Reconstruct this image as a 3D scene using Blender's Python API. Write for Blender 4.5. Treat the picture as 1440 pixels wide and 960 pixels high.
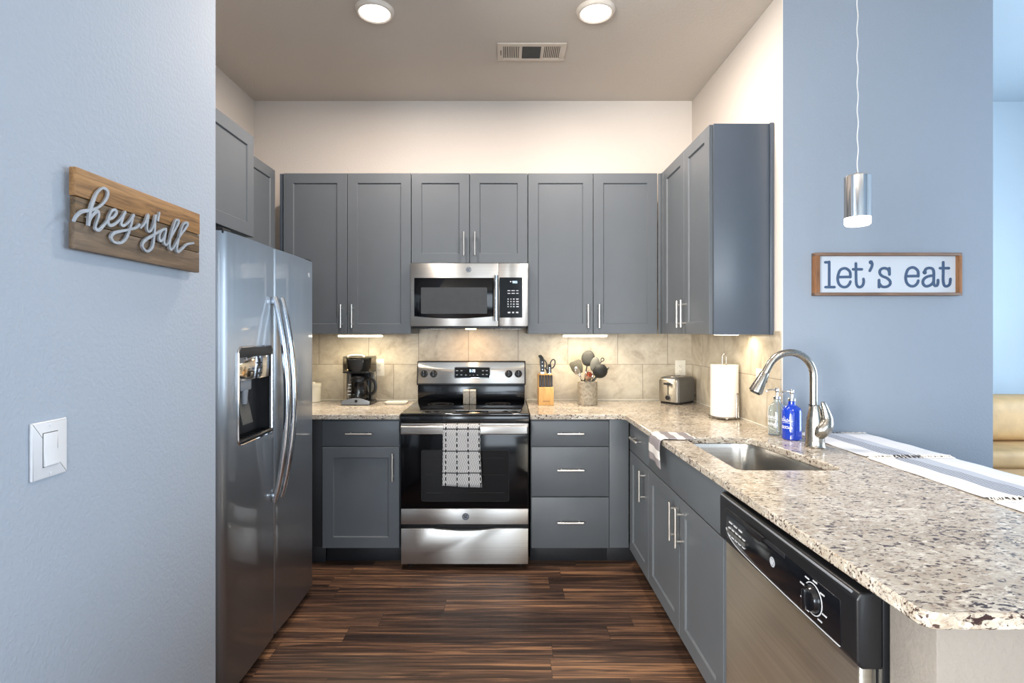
import bpy, bmesh, math, random
from mathutils import Vector, Matrix
random.seed(7)
PI = math.pi
S = bpy.context.scene
COL = S.collection
for o in list(bpy.data.objects):
    bpy.data.objects.remove(o)

# ------------------------------------------------------------------ camera, world, lights, exposure
EYE = 1.40
FPX, VX, VY = 750.0, 711.0, 467.0          # focal length and vanishing point of the 1440x960 frame
cd = bpy.data.cameras.new('camera'); cam = bpy.data.objects.new('camera', cd); COL.objects.link(cam)
cam.location = (0, 0, EYE); cam.rotation_euler = (PI/2, 0, 0)
cd.sensor_width = 36; cd.lens = 36*FPX/1440
cd.shift_x = (720-VX)/1440; cd.shift_y = -(480-VY)/1440
cd.clip_start = 0.02
S.camera = cam
S.view_settings.view_transform = 'Standard'; S.view_settings.look = 'None'
S.view_settings.gamma = 1; S.view_settings.exposure = 0.0; S.view_settings.use_curve_mapping = False
S.cycles.use_denoising = True
S.cycles.max_bounces = 10; S.cycles.sample_clamp_indirect = 6
w = bpy.data.worlds.new('world'); S.world = w; w.use_nodes = True
w.node_tree.nodes['Background'].inputs[0].default_value = (.55, .75, 1, 1)
w.node_tree.nodes['Background'].inputs[1].default_value = 0.6

DAY = (.80, .90, 1.0); LIV = (.70, .86, 1.0); WARM = (1.0, .80, .62); CAN = (1.0, .88, .78)
def area(name, loc, target, sx, sy, power, color, shape='RECTANGLE', parent=None, spread=None):
    l = bpy.data.lights.new(name, 'AREA'); l.shape = shape; l.size = sx; l.size_y = sy
    l.energy = power; l.color = color
    if spread: l.spread = spread
    o = bpy.data.objects.new(name, l); COL.objects.link(o)
    d = Vector(target) - Vector(loc)
    o.rotation_euler = d.to_track_quat('-Z', 'Y').to_euler()
    o.location = loc
    if parent: o.parent = parent; o.location = Vector(loc) - Vector(BASE.get(parent, (0, 0, 0)))
    return o
# daylight through the windows of the living area behind and to the right of the camera, then an added fill from the left
area('daylight_rear', (1.6, -3.40, 1.5), (1.6, 0, 1.5), 2.4, 2.0, 115, DAY)
area('daylight_rear_narrow', (-1.15, -3.40, 1.4), (-1.15, 0, 1.4), .5, 2.0, 60, DAY)
area('daylight_living', (6.35, 2.3, 1.5), (0, 2.3, 1.3), 4.2, 2.2, 250, LIV)
area('fill_entry', (-3.0, -1.9, 1.4), (1.0, 2.2, .6), 2.4, 2.0, 620, (1.0, .97, .91))  # added fill lamp, brightens the right base cabinets and dishwasher
CAN_W, STRIP_W, PEND_W, HOOD_W = 30, 4.0, 3.5, 1.5

# ------------------------------------------------------------------ mesh helpers
BASE = {}
class B:
    """collects shapes in one bmesh"""
    def __init__(self): self.b = bmesh.new()
    def _add(self, t, M=None):
        if M is not None: bmesh.ops.transform(t, matrix=M, verts=t.verts)
        me = bpy.data.meshes.new('tmp'); t.to_mesh(me); t.free(); self.b.from_mesh(me); bpy.data.meshes.remove(me)
        return self
    def box(self, x0, y0, z0, x1, y1, z1, bev=0, seg=2, M=None):
        t = bmesh.new(); bmesh.ops.create_cube(t, size=1)
        for v in t.verts:
            v.co = Vector((x0+(v.co.x+.5)*(x1-x0), y0+(v.co.y+.5)*(y1-y0), z0+(v.co.z+.5)*(z1-z0)))
        if x1 < x0 or y1 < y0 or z1 < z0: bmesh.ops.recalc_face_normals(t, faces=t.faces)
        if bev: bmesh.ops.bevel(t, geom=t.edges[:], offset=bev, segments=seg, profile=.5, affect='EDGES')
        return self._add(t, M)
    def cyl(self, p0, p1, r0, r1=None, n=24, bev=0, M=None):
        p0, p1 = Vector(p0), Vector(p1); r1 = r0 if r1 is None else r1
        if bev:
            L = (p1-p0).length
            return self.lathe([(0, 0), (r0-bev, 0), (r0, bev), (r1, L-bev), (r1-bev, L), (0, L)], p0, p1-p0, n, M)
        L = (p1-p0).length
        return self.lathe([(0, 0), (r0, 0), (r1, L), (0, L)], p0, p1-p0, n, M)
    def lathe(self, prof, org=(0, 0, 0), axis=(0, 0, 1), n=32, M=None):
        t = bmesh.new(); q = Vector((0, 0, 1)).rotation_difference(Vector(axis).normalized()); org = Vector(org)
        rings = []
        for r, z in prof:
            if r < 1e-6: rings.append([t.verts.new(org+q@Vector((0, 0, z)))])
            else: rings.append([t.verts.new(org+q@Vector((r*math.cos(2*PI*i/n), r*math.sin(2*PI*i/n), z))) for i in range(n)])
        for a, c in zip(rings, rings[1:]):
            for i in range(n):
                j = (i+1) % n
                if len(a) == 1 and len(c) == 1: continue
                if len(a) == 1: t.faces.new((a[0], c[j], c[i])) if False else t.faces.new((a[0], c[i], c[j]))
                elif len(c) == 1: t.faces.new((a[i], a[j], c[0]))
                else: t.faces.new((a[i], a[j], c[j], c[i]))
        bmesh.ops.recalc_face_normals(t, faces=t.faces)
        return self._add(t, M)
    def tube(self, pts, r, n=12, closed=False, flat=1.0, up=None, M=None):
        """sweep of an (elliptic) section along points"""
        t = bmesh.new(); P = [Vector(p) for p in pts]; N = len(P)
        R = r if isinstance(r, (list, tuple)) else [r]*N
        prev = None; rings = []
        for i in range(N):
            if closed: d = P[(i+1) % N]-P[i-1]
            else: d = P[min(i+1, N-1)]-P[max(i-1, 0)]
            d.normalize()
            if prev is None:
                u = Vector(up) if up else (Vector((0, 0, 1)) if abs(d.z) < .9 else Vector((1, 0, 0)))
            else: u = prev
            u = (u-d*u.dot(d)).normalized(); prev = u; s = d.cross(u)
            rings.append([t.verts.new(P[i]+u*R[i]*math.cos(2*PI*k/n)*flat+s*R[i]*math.sin(2*PI*k/n)) for k in range(n)])
        rng = range(N) if closed else range(N-1)
        for i in rng:
            a, c = rings[i], rings[(i+1) % N]
            for k in range(n):
                t.faces.new((a[k], a[(k+1) % n], c[(k+1) % n], c[k]))
        if not closed:
            t.faces.new(rings[0][::-1]); t.faces.new(rings[-1])
        bmesh.ops.recalc_face_normals(t, faces=t.faces)
        return self._add(t, M)
    def prism(self, poly, a0, a1, axis='z', bev=0, seg=2, M=None):
        t = bmesh.new()
        def p(u, v, h): return {'z': (u, v, h), 'y': (u, h, v), 'x': (h, u, v)}[axis]
        lo = [t.verts.new(p(u, v, a0)) for u, v in poly]; hi = [t.verts.new(p(u, v, a1)) for u, v in poly]
        n = len(poly)
        t.faces.new(lo[::-1]); t.faces.new(hi)
        for i in range(n): t.faces.new((lo[i], lo[(i+1) % n], hi[(i+1) % n], hi[i]))
        bmesh.ops.recalc_face_normals(t, faces=t.faces)
        if bev:
            es = [e for e in t.edges if abs(e.calc_face_angle(0)) > .5]
            bmesh.ops.bevel(t, geom=es, offset=bev, segments=seg, profile=.5, affect='EDGES')
        return self._add(t, M)
    def grid(self, fn, nu, nv, cu=False, M=None):
        t = bmesh.new()
        V = [[t.verts.new(fn(i/(nu if cu else nu-1), j/(nv-1))) for j in range(nv)] for i in range(nu)]
        for i in range(nu if cu else nu-1):
            for j in range(nv-1):
                k = (i+1) % nu
                t.faces.new((V[i][j], V[k][j], V[k][j+1], V[i][j+1]))
        bmesh.ops.recalc_face_normals(t, faces=t.faces)
        return self._add(t, M)
    def ell(self, c, rx, ry, rz, n=20, M=None):
        t = bmesh.new(); bmesh.ops.create_uvsphere(t, u_segments=n, v_segments=n//2+2, radius=1)
        for v in t.verts: v.co = Vector((c[0]+v.co.x*rx, c[1]+v.co.y*ry, c[2]+v.co.z*rz))
        return self._add(t, M)
    def ribbon(self, pts, wd, h0, h1, place, smooth=6, cap=True, rise=0):
        """a pen stroke in the plane: place(u, v, h) -> world; wd width or list of widths"""
        P = spline(pts, smooth) if smooth else [Vector((a, b_)) for a, b_ in pts]
        n = len(P)
        W = [wd]*n if not isinstance(wd, (list, tuple)) else [wd[0]+(wd[1]-wd[0])*(.5-.5*math.cos(i/(n-1)*2*PI*wd[2])) for i in range(n)]
        if cap:
            d0 = (P[0]-P[1]).normalized(); d1 = (P[-1]-P[-2]).normalized()
            pre = [P[0]+d0*W[0]*.5*math.sin(a) for a in (1.4, .8)]; prw = [W[0]*math.cos(a) for a in (1.4, .8)]
            pos = [P[-1]+d1*W[-1]*.5*math.sin(a) for a in (.8, 1.4)]; pow_ = [W[-1]*math.cos(a) for a in (.8, 1.4)]
            P = pre+P+pos; W = prw+W+pow_; n = len(P)
        t = bmesh.new(); L = []; 
        for i in range(n):
            d = P[min(i+1, n-1)]-P[max(i-1, 0)]
            if d.length < 1e-9: d = Vector((1, 0))
            d.normalize(); s = Vector((-d.y, d.x))*W[i]*.5
            a, c = P[i]+s, P[i]-s
            e = h1+rise*i/n
            L.append([t.verts.new(place(a.x, a.y, h0)), t.verts.new(place(a.x, a.y, e)), t.verts.new(place(c.x, c.y, e)), t.verts.new(place(c.x, c.y, h0))])
        for A, C in zip(L, L[1:]):
            for k in range(4): t.faces.new((A[k], A[(k+1) % 4], C[(k+1) % 4], C[k]))
        t.faces.new(L[0]); t.faces.new(L[-1][::-1])
        bmesh.ops.recalc_face_normals(t, faces=t.faces)
        return self._add(t)

def spline(pts, k=6):
    P = [Vector(p) for p in pts]; out = []
    for i in range(len(P)-1):
        a, b_, c, d = P[max(i-1, 0)], P[i], P[i+1], P[min(i+2, len(P)-1)]
        for j in range(k):
            t = j/k
            out.append(.5*((2*b_)+(c-a)*t+(2*a-5*b_+4*c-d)*t*t+(3*b_-a-3*c+d)*t**3))
    out.append(P[-1]); return out
def rrect(x0, y0, x1, y1, r, n=6):
    out = []
    R = r if isinstance(r, (list, tuple)) else [r]*4
    for (cx, cy, a0, rr) in ((x1, y1, 0, R[0]), (x0, y1, 90, R[1]), (x0, y0, 180, R[2]), (x1, y0, 270, R[3])):
        sx = -1 if cx == x1 else 1; sy = -1 if cy == y1 else 1
        for i in range(n+1):
            a = math.radians(a0+90*i/n)
            out.append((cx+sx*rr+rr*math.cos(a), cy+sy*rr+rr*math.sin(a)))
    return out

def link(name, b, m, parent=None, smooth=32, base=None, mods=None):
    me = bpy.data.meshes.new(name)
    bb = b.b if isinstance(b, B) else b
    bb.to_mesh(me); bb.free()
    off = base if base is not None else (BASE.get(parent) if parent else None)
    if off is not None: me.transform(Matrix.Translation(-Vector(off)))
    if smooth:
        me.polygons.foreach_set('use_smooth', [True]*len(me.polygons))
        me.set_sharp_from_angle(angle=math.radians(smooth))
    o = bpy.data.objects.new(name, me); COL.objects.link(o)
    for mm in (m if isinstance(m, (list, tuple)) else [m]): me.materials.append(mm)
    if parent: o.parent = parent
    BASE[o] = Vector(off) if off is not None else Vector((0, 0, 0))
    return o
def thing(name, label, cat, loc=(0, 0, 0), rz=0, group=None, world=False):
    o = bpy.data.objects.new(name, None); COL.objects.link(o); o.empty_display_size = .05
    o.location = loc; o.rotation_euler = (0, 0, rz)
    tag(o, label, cat, group)
    BASE[o] = Vector(loc) if world else Vector((0, 0, 0))
    return o
def tag(o, label, cat, group=None):
    o['label'] = label; o['category'] = cat
    if group: o['group'] = group
    return o
def solo(name, b, m, label, cat, loc, group=None, rz=0, local=False, smooth=32):
    o = link(name, b, m, None, smooth, base=None if local else loc)
    o.location = loc; o.rotation_euler = (0, 0, rz)
    return tag(o, label, cat, group)
def struct(name, b, m, smooth=32):
    o = link(name, b, m, None, smooth); o['kind'] = 'structure'; return o
def dup(root, loc, rz, label):
    r = root.copy(); COL.objects.link(r); r.location = loc; r.rotation_euler = (0, 0, rz); r['label'] = label
    for ch in root.children:
        c = ch.copy(); COL.objects.link(c); c.parent = r
        for g in ch.children:
            d = g.copy(); COL.objects.link(d); d.parent = c
    BASE[r] = Vector(loc)
    return r
def cut(o, b):
    me = bpy.data.meshes.new('cutter'); b.b.to_mesh(me); b.b.free(); me.transform(Matrix.Translation(-BASE[o]))
    c = bpy.data.objects.new('cutter', me); COL.objects.link(c)
    if o.parent: c.parent = o.parent
    else: c.location = o.location
    m = o.modifiers.new('cut', 'BOOLEAN'); m.object = c; m.operation = 'DIFFERENCE'; m.solver = 'EXACT'
    bpy.context.view_layer.update()
    dg = bpy.context.evaluated_depsgraph_get()
    new = bpy.data.meshes.new_from_object(o.evaluated_get(dg))
    o.modifiers.clear(); old = o.data; o.data = new; bpy.data.meshes.remove(old)
    bpy.data.objects.remove(c)
    new.polygons.foreach_set('use_smooth', [True]*len(new.polygons)); new.set_sharp_from_angle(angle=math.radians(32))
def bevel_mod(o, wdt, seg=2, ang=40):
    m = o.modifiers.new('edge', 'BEVEL'); m.width = wdt; m.segments = seg; m.limit_method = 'ANGLE'; m.angle_limit = math.radians(ang)
def px(x, y, Y):
    """world point on the plane Y that the pixel x, y of the frame looks at"""
    return Vector(((x-VX)*Y/FPX, Y, EYE-(y-VY)*Y/FPX))

# ------------------------------------------------------------------ materials
def srgb(r, g, b_):
    f = lambda c: (c/255/12.92) if c/255 <= .04045 else ((c/255+.055)/1.055)**2.4
    return (f(r), f(g), f(b_), 1)
class NT:
    def __init__(self, name):
        self.m = bpy.data.materials.new(name); self.m.use_nodes = True; self.t = self.m.node_tree
        self.p = self.t.nodes['Principled BSDF']
    def n(self, typ, **k):
        nd = self.t.nodes.new(typ)
        for a, v in k.items():
            if a in nd.bl_rna.properties.keys() and not a.startswith('i_'): setattr(nd, a, v)
            else: nd.inputs[a.replace('i_', '').replace('_', ' ')].default_value = v
        return nd
    def l(self, a, b_): self.t.links.new(a, b_)
    def coord(self, scale=(1, 1, 1), rot=(0, 0, 0), loc=(0, 0, 0)):
        c = self.n('ShaderNodeTexCoord'); mp = self.n('ShaderNodeMapping')
        mp.inputs['Scale'].default_value = scale; mp.inputs['Rotation'].default_value = rot; mp.inputs['Location'].default_value = loc
        self.l(c.outputs['Object'], mp.inputs[0]); return mp.outputs[0]
    def noise(self, vec, scale, detail=2, rough=.5, dist=0):
        nd = self.n('ShaderNodeTexNoise'); nd.inputs['Scale'].default_value = scale; nd.inputs['Detail'].default_value = detail
        nd.inputs['Roughness'].default_value = rough; nd.inputs['Distortion'].default_value = dist
        self.l(vec, nd.inputs['Vector']); return nd.outputs['Fac']
    def ramp(self, fac, stops, interp='LINEAR'):
        r = self.n('ShaderNodeValToRGB'); cr = r.color_ramp; cr.interpolation = interp
        while len(cr.elements) < len(stops): cr.elements.new(.5)
        for e, (p, c) in zip(cr.elements, stops): e.position = p; e.color = c if len(c) == 4 else (*c, 1)
        self.l(fac, r.inputs[0]); return r.outputs[0]
    def mix(self, fac, a, b_, blend='MIX'):
        m = self.n('ShaderNodeMix'); m.data_type = 'RGBA'; m.blend_type = blend
        for s, v in ((m.inputs[0], fac), (m.inputs[6], a), (m.inputs[7], b_)):
            if isinstance(v, (int, float)): s.default_value = v
            elif isinstance(v, tuple): s.default_value = v
            else: self.l(v, s)
        return m.outputs[2]
    def math(self, op, a, b_=0.0):
        m = self.n('ShaderNodeMath'); m.operation = op
        for s, v in ((m.inputs[0], a), (m.inputs[1], b_)):
            if isinstance(v, (int, float)): s.default_value = v
            else: self.l(v, s)
        return m.outputs[0]
    def bump(self, h, strength, dist):
        bp = self.n('ShaderNodeBump'); bp.inputs['Strength'].default_value = strength; bp.inputs['Distance'].default_value = dist
        self.l(h, bp.inputs['Height']); self.l(bp.outputs[0], self.p.inputs['Normal'])
    def base(self, v):
        if isinstance(v, tuple): self.p.inputs['Base Color'].default_value = v
        else: self.l(v, self.p.inputs['Base Color'])
    def set(self, **k):
        for a, v in k.items(): self.p.inputs[a.replace('_', ' ')].default_value = v
        return self
def plain(name, col, rough=.5, metal=0, var=.06, scale=25, bump=0, coat=0, spec=.5):
    t = NT(name); v = t.coord()
    f = t.noise(v, scale, 3)
    dk = tuple(c*(1-var) for c in col[:3])+(1,); lt = tuple(min(1, c*(1+var)) for c in col[:3])+(1,)
    t.base(t.ramp(f, [(.3, dk), (.7, lt)]))
    t.set(Roughness=rough, Metallic=metal); t.p.inputs['Specular IOR Level'].default_value = spec
    if coat: t.p.inputs['Coat Weight'].default_value = coat; t.p.inputs['Coat Roughness'].default_value = .08
    if bump: t.bump(f, bump, .002)
    return t.m
def paint(name, col, bump=.25):
    t = NT(name); v = t.coord()
    f = t.noise(v, 95, 3, .55); g = t.noise(v, 1.2, 2)
    t.base(t.ramp(g, [(.3, tuple(c*.97 for c in col[:3])), (.7, tuple(min(1, c*1.02) for c in col[:3]))]))
    t.set(Roughness=.75); t.p.inputs['Specular IOR Level'].default_value = .25
    t.bump(t.ramp(f, [(.38, (0, 0, 0)), (.62, (1, 1, 1))]), bump, .0022)
    return t.m
def steel(name, col, rough, axis='x', streak=.12, bump=.02, aniso=None):
    t = NT(name); sc = {'x': (2, 2, 320), 'z': (320, 320, 2), 'y': (2, 2, 320)}[axis]
    f = t.noise(t.coord(sc), 1.0, 4, .6)
    t.base(t.ramp(f, [(.25, tuple(c*(1-streak) for c in col[:3])), (.75, tuple(min(1, c*(1+streak*.6)) for c in col[:3]))]))
    r = t.n('ShaderNodeMapRange'); t.l(f, r.inputs[0]); r.inputs[3].default_value = rough*.8; r.inputs[4].default_value = rough*1.25
    t.l(r.outputs[0], t.p.inputs['Roughness']); t.set(Metallic=1.0)
    if aniso:
        t.p.inputs['Anisotropic'].default_value = aniso[0]; t.p.inputs['Anisotropic Rotation'].default_value = aniso[1]
        tn = t.n('ShaderNodeTangent'); tn.direction_type = 'RADIAL'; tn.axis = 'Z'; t.l(tn.outputs[0], t.p.inputs['Tangent'])
    if bump: t.bump(f, bump, .0005)
    return t.m
def glass(name, col, rough=.02, ior=1.45):
    t = NT(name); f = t.noise(t.coord(), 12, 1)
    t.base(t.ramp(f, [(0, tuple(c*.98 for c in col[:3])), (1, col)]))
    t.set(Roughness=rough, IOR=ior); t.p.inputs['Transmission Weight'].default_value = 1
    return t.m
def emit(name, col, st):
    t = NT(name); t.base((.8, .8, .8, 1)); t.p.inputs['Emission Color'].default_value = (*col, 1); t.p.inputs['Emission Strength'].default_value = st
    return t.m
def wood(name, c0, c1, c2, axis='x', scale=1.0, rough=.55, bump=.15):
    t = NT(name); st = {'x': (2.2, 26, 26), 'y': (26, 2.2, 26), 'z': (26, 26, 2.2)}[axis]
    v = t.coord(tuple(s*scale for s in st))
    f = t.noise(v, 1.6, 6, .62, .8); g = t.noise(v, 6, 3, .6)
    h = t.math('ADD', t.math('MULTIPLY', f, .75), t.math('MULTIPLY', g, .25))
    t.base(t.ramp(h, [(.30, c0), (.5, c1), (.70, c2)]))
    t.set(Roughness=rough); t.bump(h, bump, .001)
    return t.m

M = {}
M['kitchen_wall'] = paint('cream_wall_paint', srgb(214, 205, 196))
M['grey_wall'] = paint('pale_grey_wall_paint', srgb(168, 177, 189), .26)
M['blue_wall'] = paint('blue_grey_wall_paint', srgb(134, 145, 159), .18)
M['living_wall'] = paint('living_room_paint', srgb(205, 220, 232), .15)
M['pony_wall'] = paint('half_wall_paint', srgb(140, 134, 127), .25)
M['ceiling'] = paint('ceiling_paint', srgb(204, 196, 187), .3)
M['slate'] = plain('slate_cabinet_paint', srgb(90, 95, 100), .42, var=.03, scale=6)
M['navy'] = plain('slate_cabinet_side_panel', srgb(76, 84, 95), .30, var=.03, scale=5)
M['toe'] = plain('black_toe_kick', srgb(30, 32, 36), .5)
M['black'] = plain('black_plastic', srgb(24, 25, 28), .35)
M['black_matt'] = plain('matt_black_plastic', srgb(34, 35, 37), .6)
M['black_gloss'] = plain('gloss_black_enamel', srgb(13, 15, 20), .16, coat=.3)
M['oven_glass'] = plain('black_oven_glass', srgb(5, 6, 9), .10, spec=.35)
M['window_glass'] = plain('smoked_window_glass', srgb(64, 66, 68), .45, spec=.25)
M['cooktop'] = plain('black_ceramic_glass', srgb(7, 8, 11), .05, coat=.5)
M['steel_h'] = steel('brushed_stainless_horizontal', (.54, .52, .49), .34, 'x', aniso=(.9, .25))
M['steel_v'] = steel('brushed_stainless_fridge', (.34, .36, .39), .38, 'z', .05, .0, (.95, .0))
_p = M['steel_v'].node_tree.nodes['Principled BSDF']; _p.inputs['Coat Weight'].default_value = .8; _p.inputs['Coat Roughness'].default_value = .06
M['steel_dw'] = steel('brushed_stainless_dishwasher', (.88, .83, .73), .42, 'y', aniso=(.9, .25))
M['sink'] = steel('sink_stainless', (.52, .49, .45), .22, 'x', .06)
M['chrome'] = steel('polished_chrome', (.80, .80, .81), .08, 'z', .02, 0)
M['nickel'] = steel('satin_nickel', (.36, .34, .305), .26, 'z', .04, 0)
M['handle'] = steel('brushed_nickel_bar', (.74, .71, .67), .30, 'z', .05, 0)
M['fridge_handle'] = steel('polished_fridge_handle', (.62, .66, .72), .16, 'z', .03, 0)
M['white_plastic'] = plain('white_plastic', srgb(222, 224, 228), .35, var=.02)
M['ivory'] = plain('ivory_plastic', srgb(226, 220, 206), .4, var=.02)
M['white_vent'] = plain('white_vent_enamel', srgb(206, 196, 184), .45, var=.02)
M['dark_gap'] = plain('dark_void', srgb(22, 21, 20), .8)
M['mark'] = plain('pale_printed_marks', srgb(196, 200, 205), .5, var=.02)
M['sign_blue'] = plain('slate_blue_lettering', srgb(52, 74, 104), .6, var=.06)
M['sign_white'] = plain('whitewashed_board', srgb(178, 186, 197), .6, var=.02, scale=8)
M['paper'] = plain('paper_towel', srgb(226, 220, 214), .9, var=.02, scale=140, bump=.25)
M['ceramic'] = plain('cream_ceramic', srgb(232, 224, 206), .25, var=.02)
M['galv'] = plain('galvanised_metal', (.50, .56, .64, 1), .38, .55, var=.12, scale=70)
M['utensil_grey'] = plain('grey_nylon', srgb(84, 84, 82), .6, spec=.3)
M['utensil_dark'] = plain('charcoal_nylon', srgb(42, 42, 40), .55, spec=.3)
M['copper'] = steel('copper_metal', (.62, .40, .32), .25, 'z', .05, 0)
M['stone'] = plain('speckled_stone', srgb(150, 140, 122), .7, var=.28, scale=60, bump=.3)
M['stone_light'] = plain('speckled_stone_pale', srgb(150, 142, 128), .6, var=.3, scale=90, bump=.2)
M['block_wood'] = wood('bamboo_block', srgb(176, 128, 70), srgb(206, 158, 92), srgb(220, 176, 112), 'z', 1.6)
M['plank_gold'] = wood('golden_plank', srgb(88, 60, 34), srgb(150, 110, 66), srgb(178, 136, 86), 'y', 1.6, bump=.3)
M['plank_brown'] = wood('weathered_brown_plank', srgb(46, 38, 30), srgb(98, 78, 54), srgb(142, 108, 70), 'y', 1.8, bump=.3)
M['plank_grey'] = wood('grey_brown_plank', srgb(78, 64, 52), srgb(108, 90, 72), srgb(134, 112, 90), 'y', 1.7, bump=.3)
M['frame_wood'] = wood('walnut_frame', srgb(74, 58, 48), srgb(108, 84, 68), srgb(132, 104, 84), 'x', 1.2)
M['frame_wood_v'] = wood('walnut_frame_upright', srgb(92, 60, 36), srgb(132, 90, 56), srgb(156, 112, 74), 'z', 1.2)
M['leather'] = plain('tan_leather', srgb(196, 160, 112), .55, var=.12, scale=9, bump=.15)
M['leather_seam'] = plain('leather_seam', srgb(120, 88, 56), .6)
M['glass'] = glass('clear_glass', (.84, .93, 1.0, 1))
M['blue_soap'] = glass('blue_soap_glass', (.03, .10, .72, 1), .05)
M['blue_body'] = plain('cobalt_blue_liquid', srgb(18, 56, 168), .08, var=.12, scale=14, coat=.6)
M['smoke'] = glass('smoked_reservoir', (.66, .65, .60, 1), .08, 1.08)
M['grey_smoke'] = plain('smoky_grey_plastic', srgb(112, 108, 98), .18, coat=.4)
M['carafe'] = glass('carafe_glass', (.92, .92, .90, 1), .01, 1.3)
M['grey_panel'] = plain('silver_grey_plastic', srgb(138, 144, 152), .4, .3)
M['lamp_face'] = emit('ceiling_light_diffuser', (1.0, .93, .87), 7.0)
M['strip_face'] = emit('under_cabinet_diffuser', (1.0, .90, .70), 7.0)
M['pend_face'] = emit('pendant_diffuser', (1.0, .88, .76), 4.0)
M['hood_face'] = emit('hood_lamp_face', (1.0, .72, .40), 12.0)
M['digits'] = emit('lit_clock_digits', (.35, .65, 1.0), 1.3)
M['cord_clear'] = plain('clear_silver_cord', srgb(200, 204, 208), .3, .4)

def mat_granite():
    t = NT('speckled_granite')
    v = t.coord((1, 1, 1), (0, 0, math.radians(28)))
    st = t.coord((.75, 1.4, 1.4), (0, 0, math.radians(-24)))
    big = t.noise(v, 9, 4, .6)
    base = t.ramp(big, [(.30, srgb(172, 162, 146)), (.5, srgb(187, 178, 163)), (.70, srgb(202, 195, 183))])
    tan = t.noise(st, 58, 4, .65)
    base = t.mix(t.ramp(tan, [(.54, (0, 0, 0)), (.64, (.8, .8, .8))]), base, srgb(166, 148, 130))
    wh = t.noise(st, 47, 3, .6, .4)
    base = t.mix(t.ramp(wh, [(.56, (0, 0, 0)), (.66, (.85, .85, .85))]), base, srgb(228, 223, 212))
    gr = t.noise(st, 130, 2, .5)
    base = t.mix(t.ramp(gr, [(.57, (0, 0, 0)), (.66, (.75, .75, .75))]), base, srgb(128, 114, 104))
    big2 = t.noise(v, 15, 2)
    lift = t.math('MULTIPLY', t.math('SUBTRACT', big2, .5), .22)
    dk = t.math('ADD', t.noise(st, 84, 3, .55, .5), lift)
    base = t.mix(t.ramp(dk, [(.575, (0, 0, 0)), (.63, (1, 1, 1))]), base, srgb(74, 58, 54))
    dk2 = t.math('ADD', t.noise(st, 52, 3, .5, .3), lift)
    base = t.mix(t.ramp(dk2, [(.64, (0, 0, 0)), (.675, (1, 1, 1))]), base, srgb(58, 44, 44))
    t.base(base); t.set(Roughness=.16); t.bump(gr, .03, .0005)
    return t.m
M['granite'] = mat_granite()
def mat_tile(name, uax, a):
    t = NT(name); c = t.n('ShaderNodeTexCoord'); s = t.n('ShaderNodeSeparateXYZ'); t.l(c.outputs['Object'], s.inputs[0])
    cb = t.n('ShaderNodeCombineXYZ')
    t.l(t.math('SUBTRACT', s.outputs[uax], a), cb.inputs[0]); t.l(t.math('SUBTRACT', s.outputs['Z'], .913), cb.inputs[1])
    br = t.n('ShaderNodeTexBrick'); t.l(cb.outputs[0], br.inputs['Vector'])
    br.offset = .5; br.offset_frequency = 2; br.inputs['Scale'].default_value = 1
    br.inputs['Brick Width'].default_value = .357; br.inputs['Row Height'].default_value = .257
    br.inputs['Mortar Size'].default_value = .0018; br.inputs['Mortar Smooth'].default_value = .1
    br.inputs['Color1'].default_value = (0, 0, 0, 1); br.inputs['Color2'].default_value = (1, 1, 1, 1); br.inputs['Mortar'].default_value = (.5, .5, .5, 1)
    rnd = t.n('ShaderNodeSeparateColor'); t.l(br.outputs['Color'], rnd.inputs[0])
    off = t.n('ShaderNodeVectorMath'); off.operation = 'ADD'; t.l(c.outputs['Object'], off.inputs[0])
    sh = t.n('ShaderNodeCombineXYZ'); t.l(t.math('MULTIPLY', rnd.outputs[0], 9.0), sh.inputs[0]); t.l(t.math('MULTIPLY', rnd.outputs[0], 5.0), sh.inputs[2]); t.l(sh.outputs[0], off.inputs[1])
    f = t.noise(off.outputs[0], 5.5, 6, .6, 1.4); g = t.noise(off.outputs[0], 22, 4, .6, .6)
    h = t.math('ADD', t.math('MULTIPLY', f, .72), t.math('MULTIPLY', g, .28))
    col = t.ramp(h, [(.32, srgb(160, 146, 126)), (.46, srgb(188, 176, 156)), (.58, srgb(202, 192, 172)), (.72, srgb(218, 208, 190))])
    col = t.mix(t.math('MULTIPLY', rnd.outputs[0], .16), col, srgb(150, 136, 118))
    col = t.mix(br.outputs['Fac'], col, srgb(128, 116, 100))
    t.base(col); t.set(Roughness=.34)
    t.bump(t.math('SUBTRACT', 1.0, br.outputs['Fac']), .35, .0012)
    return t.m
M['tile_back'] = mat_tile('travertine_tile_back', 'X', -.6235)
M['tile_right'] = mat_tile('travertine_tile_right', 'Y', 3.253)
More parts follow.
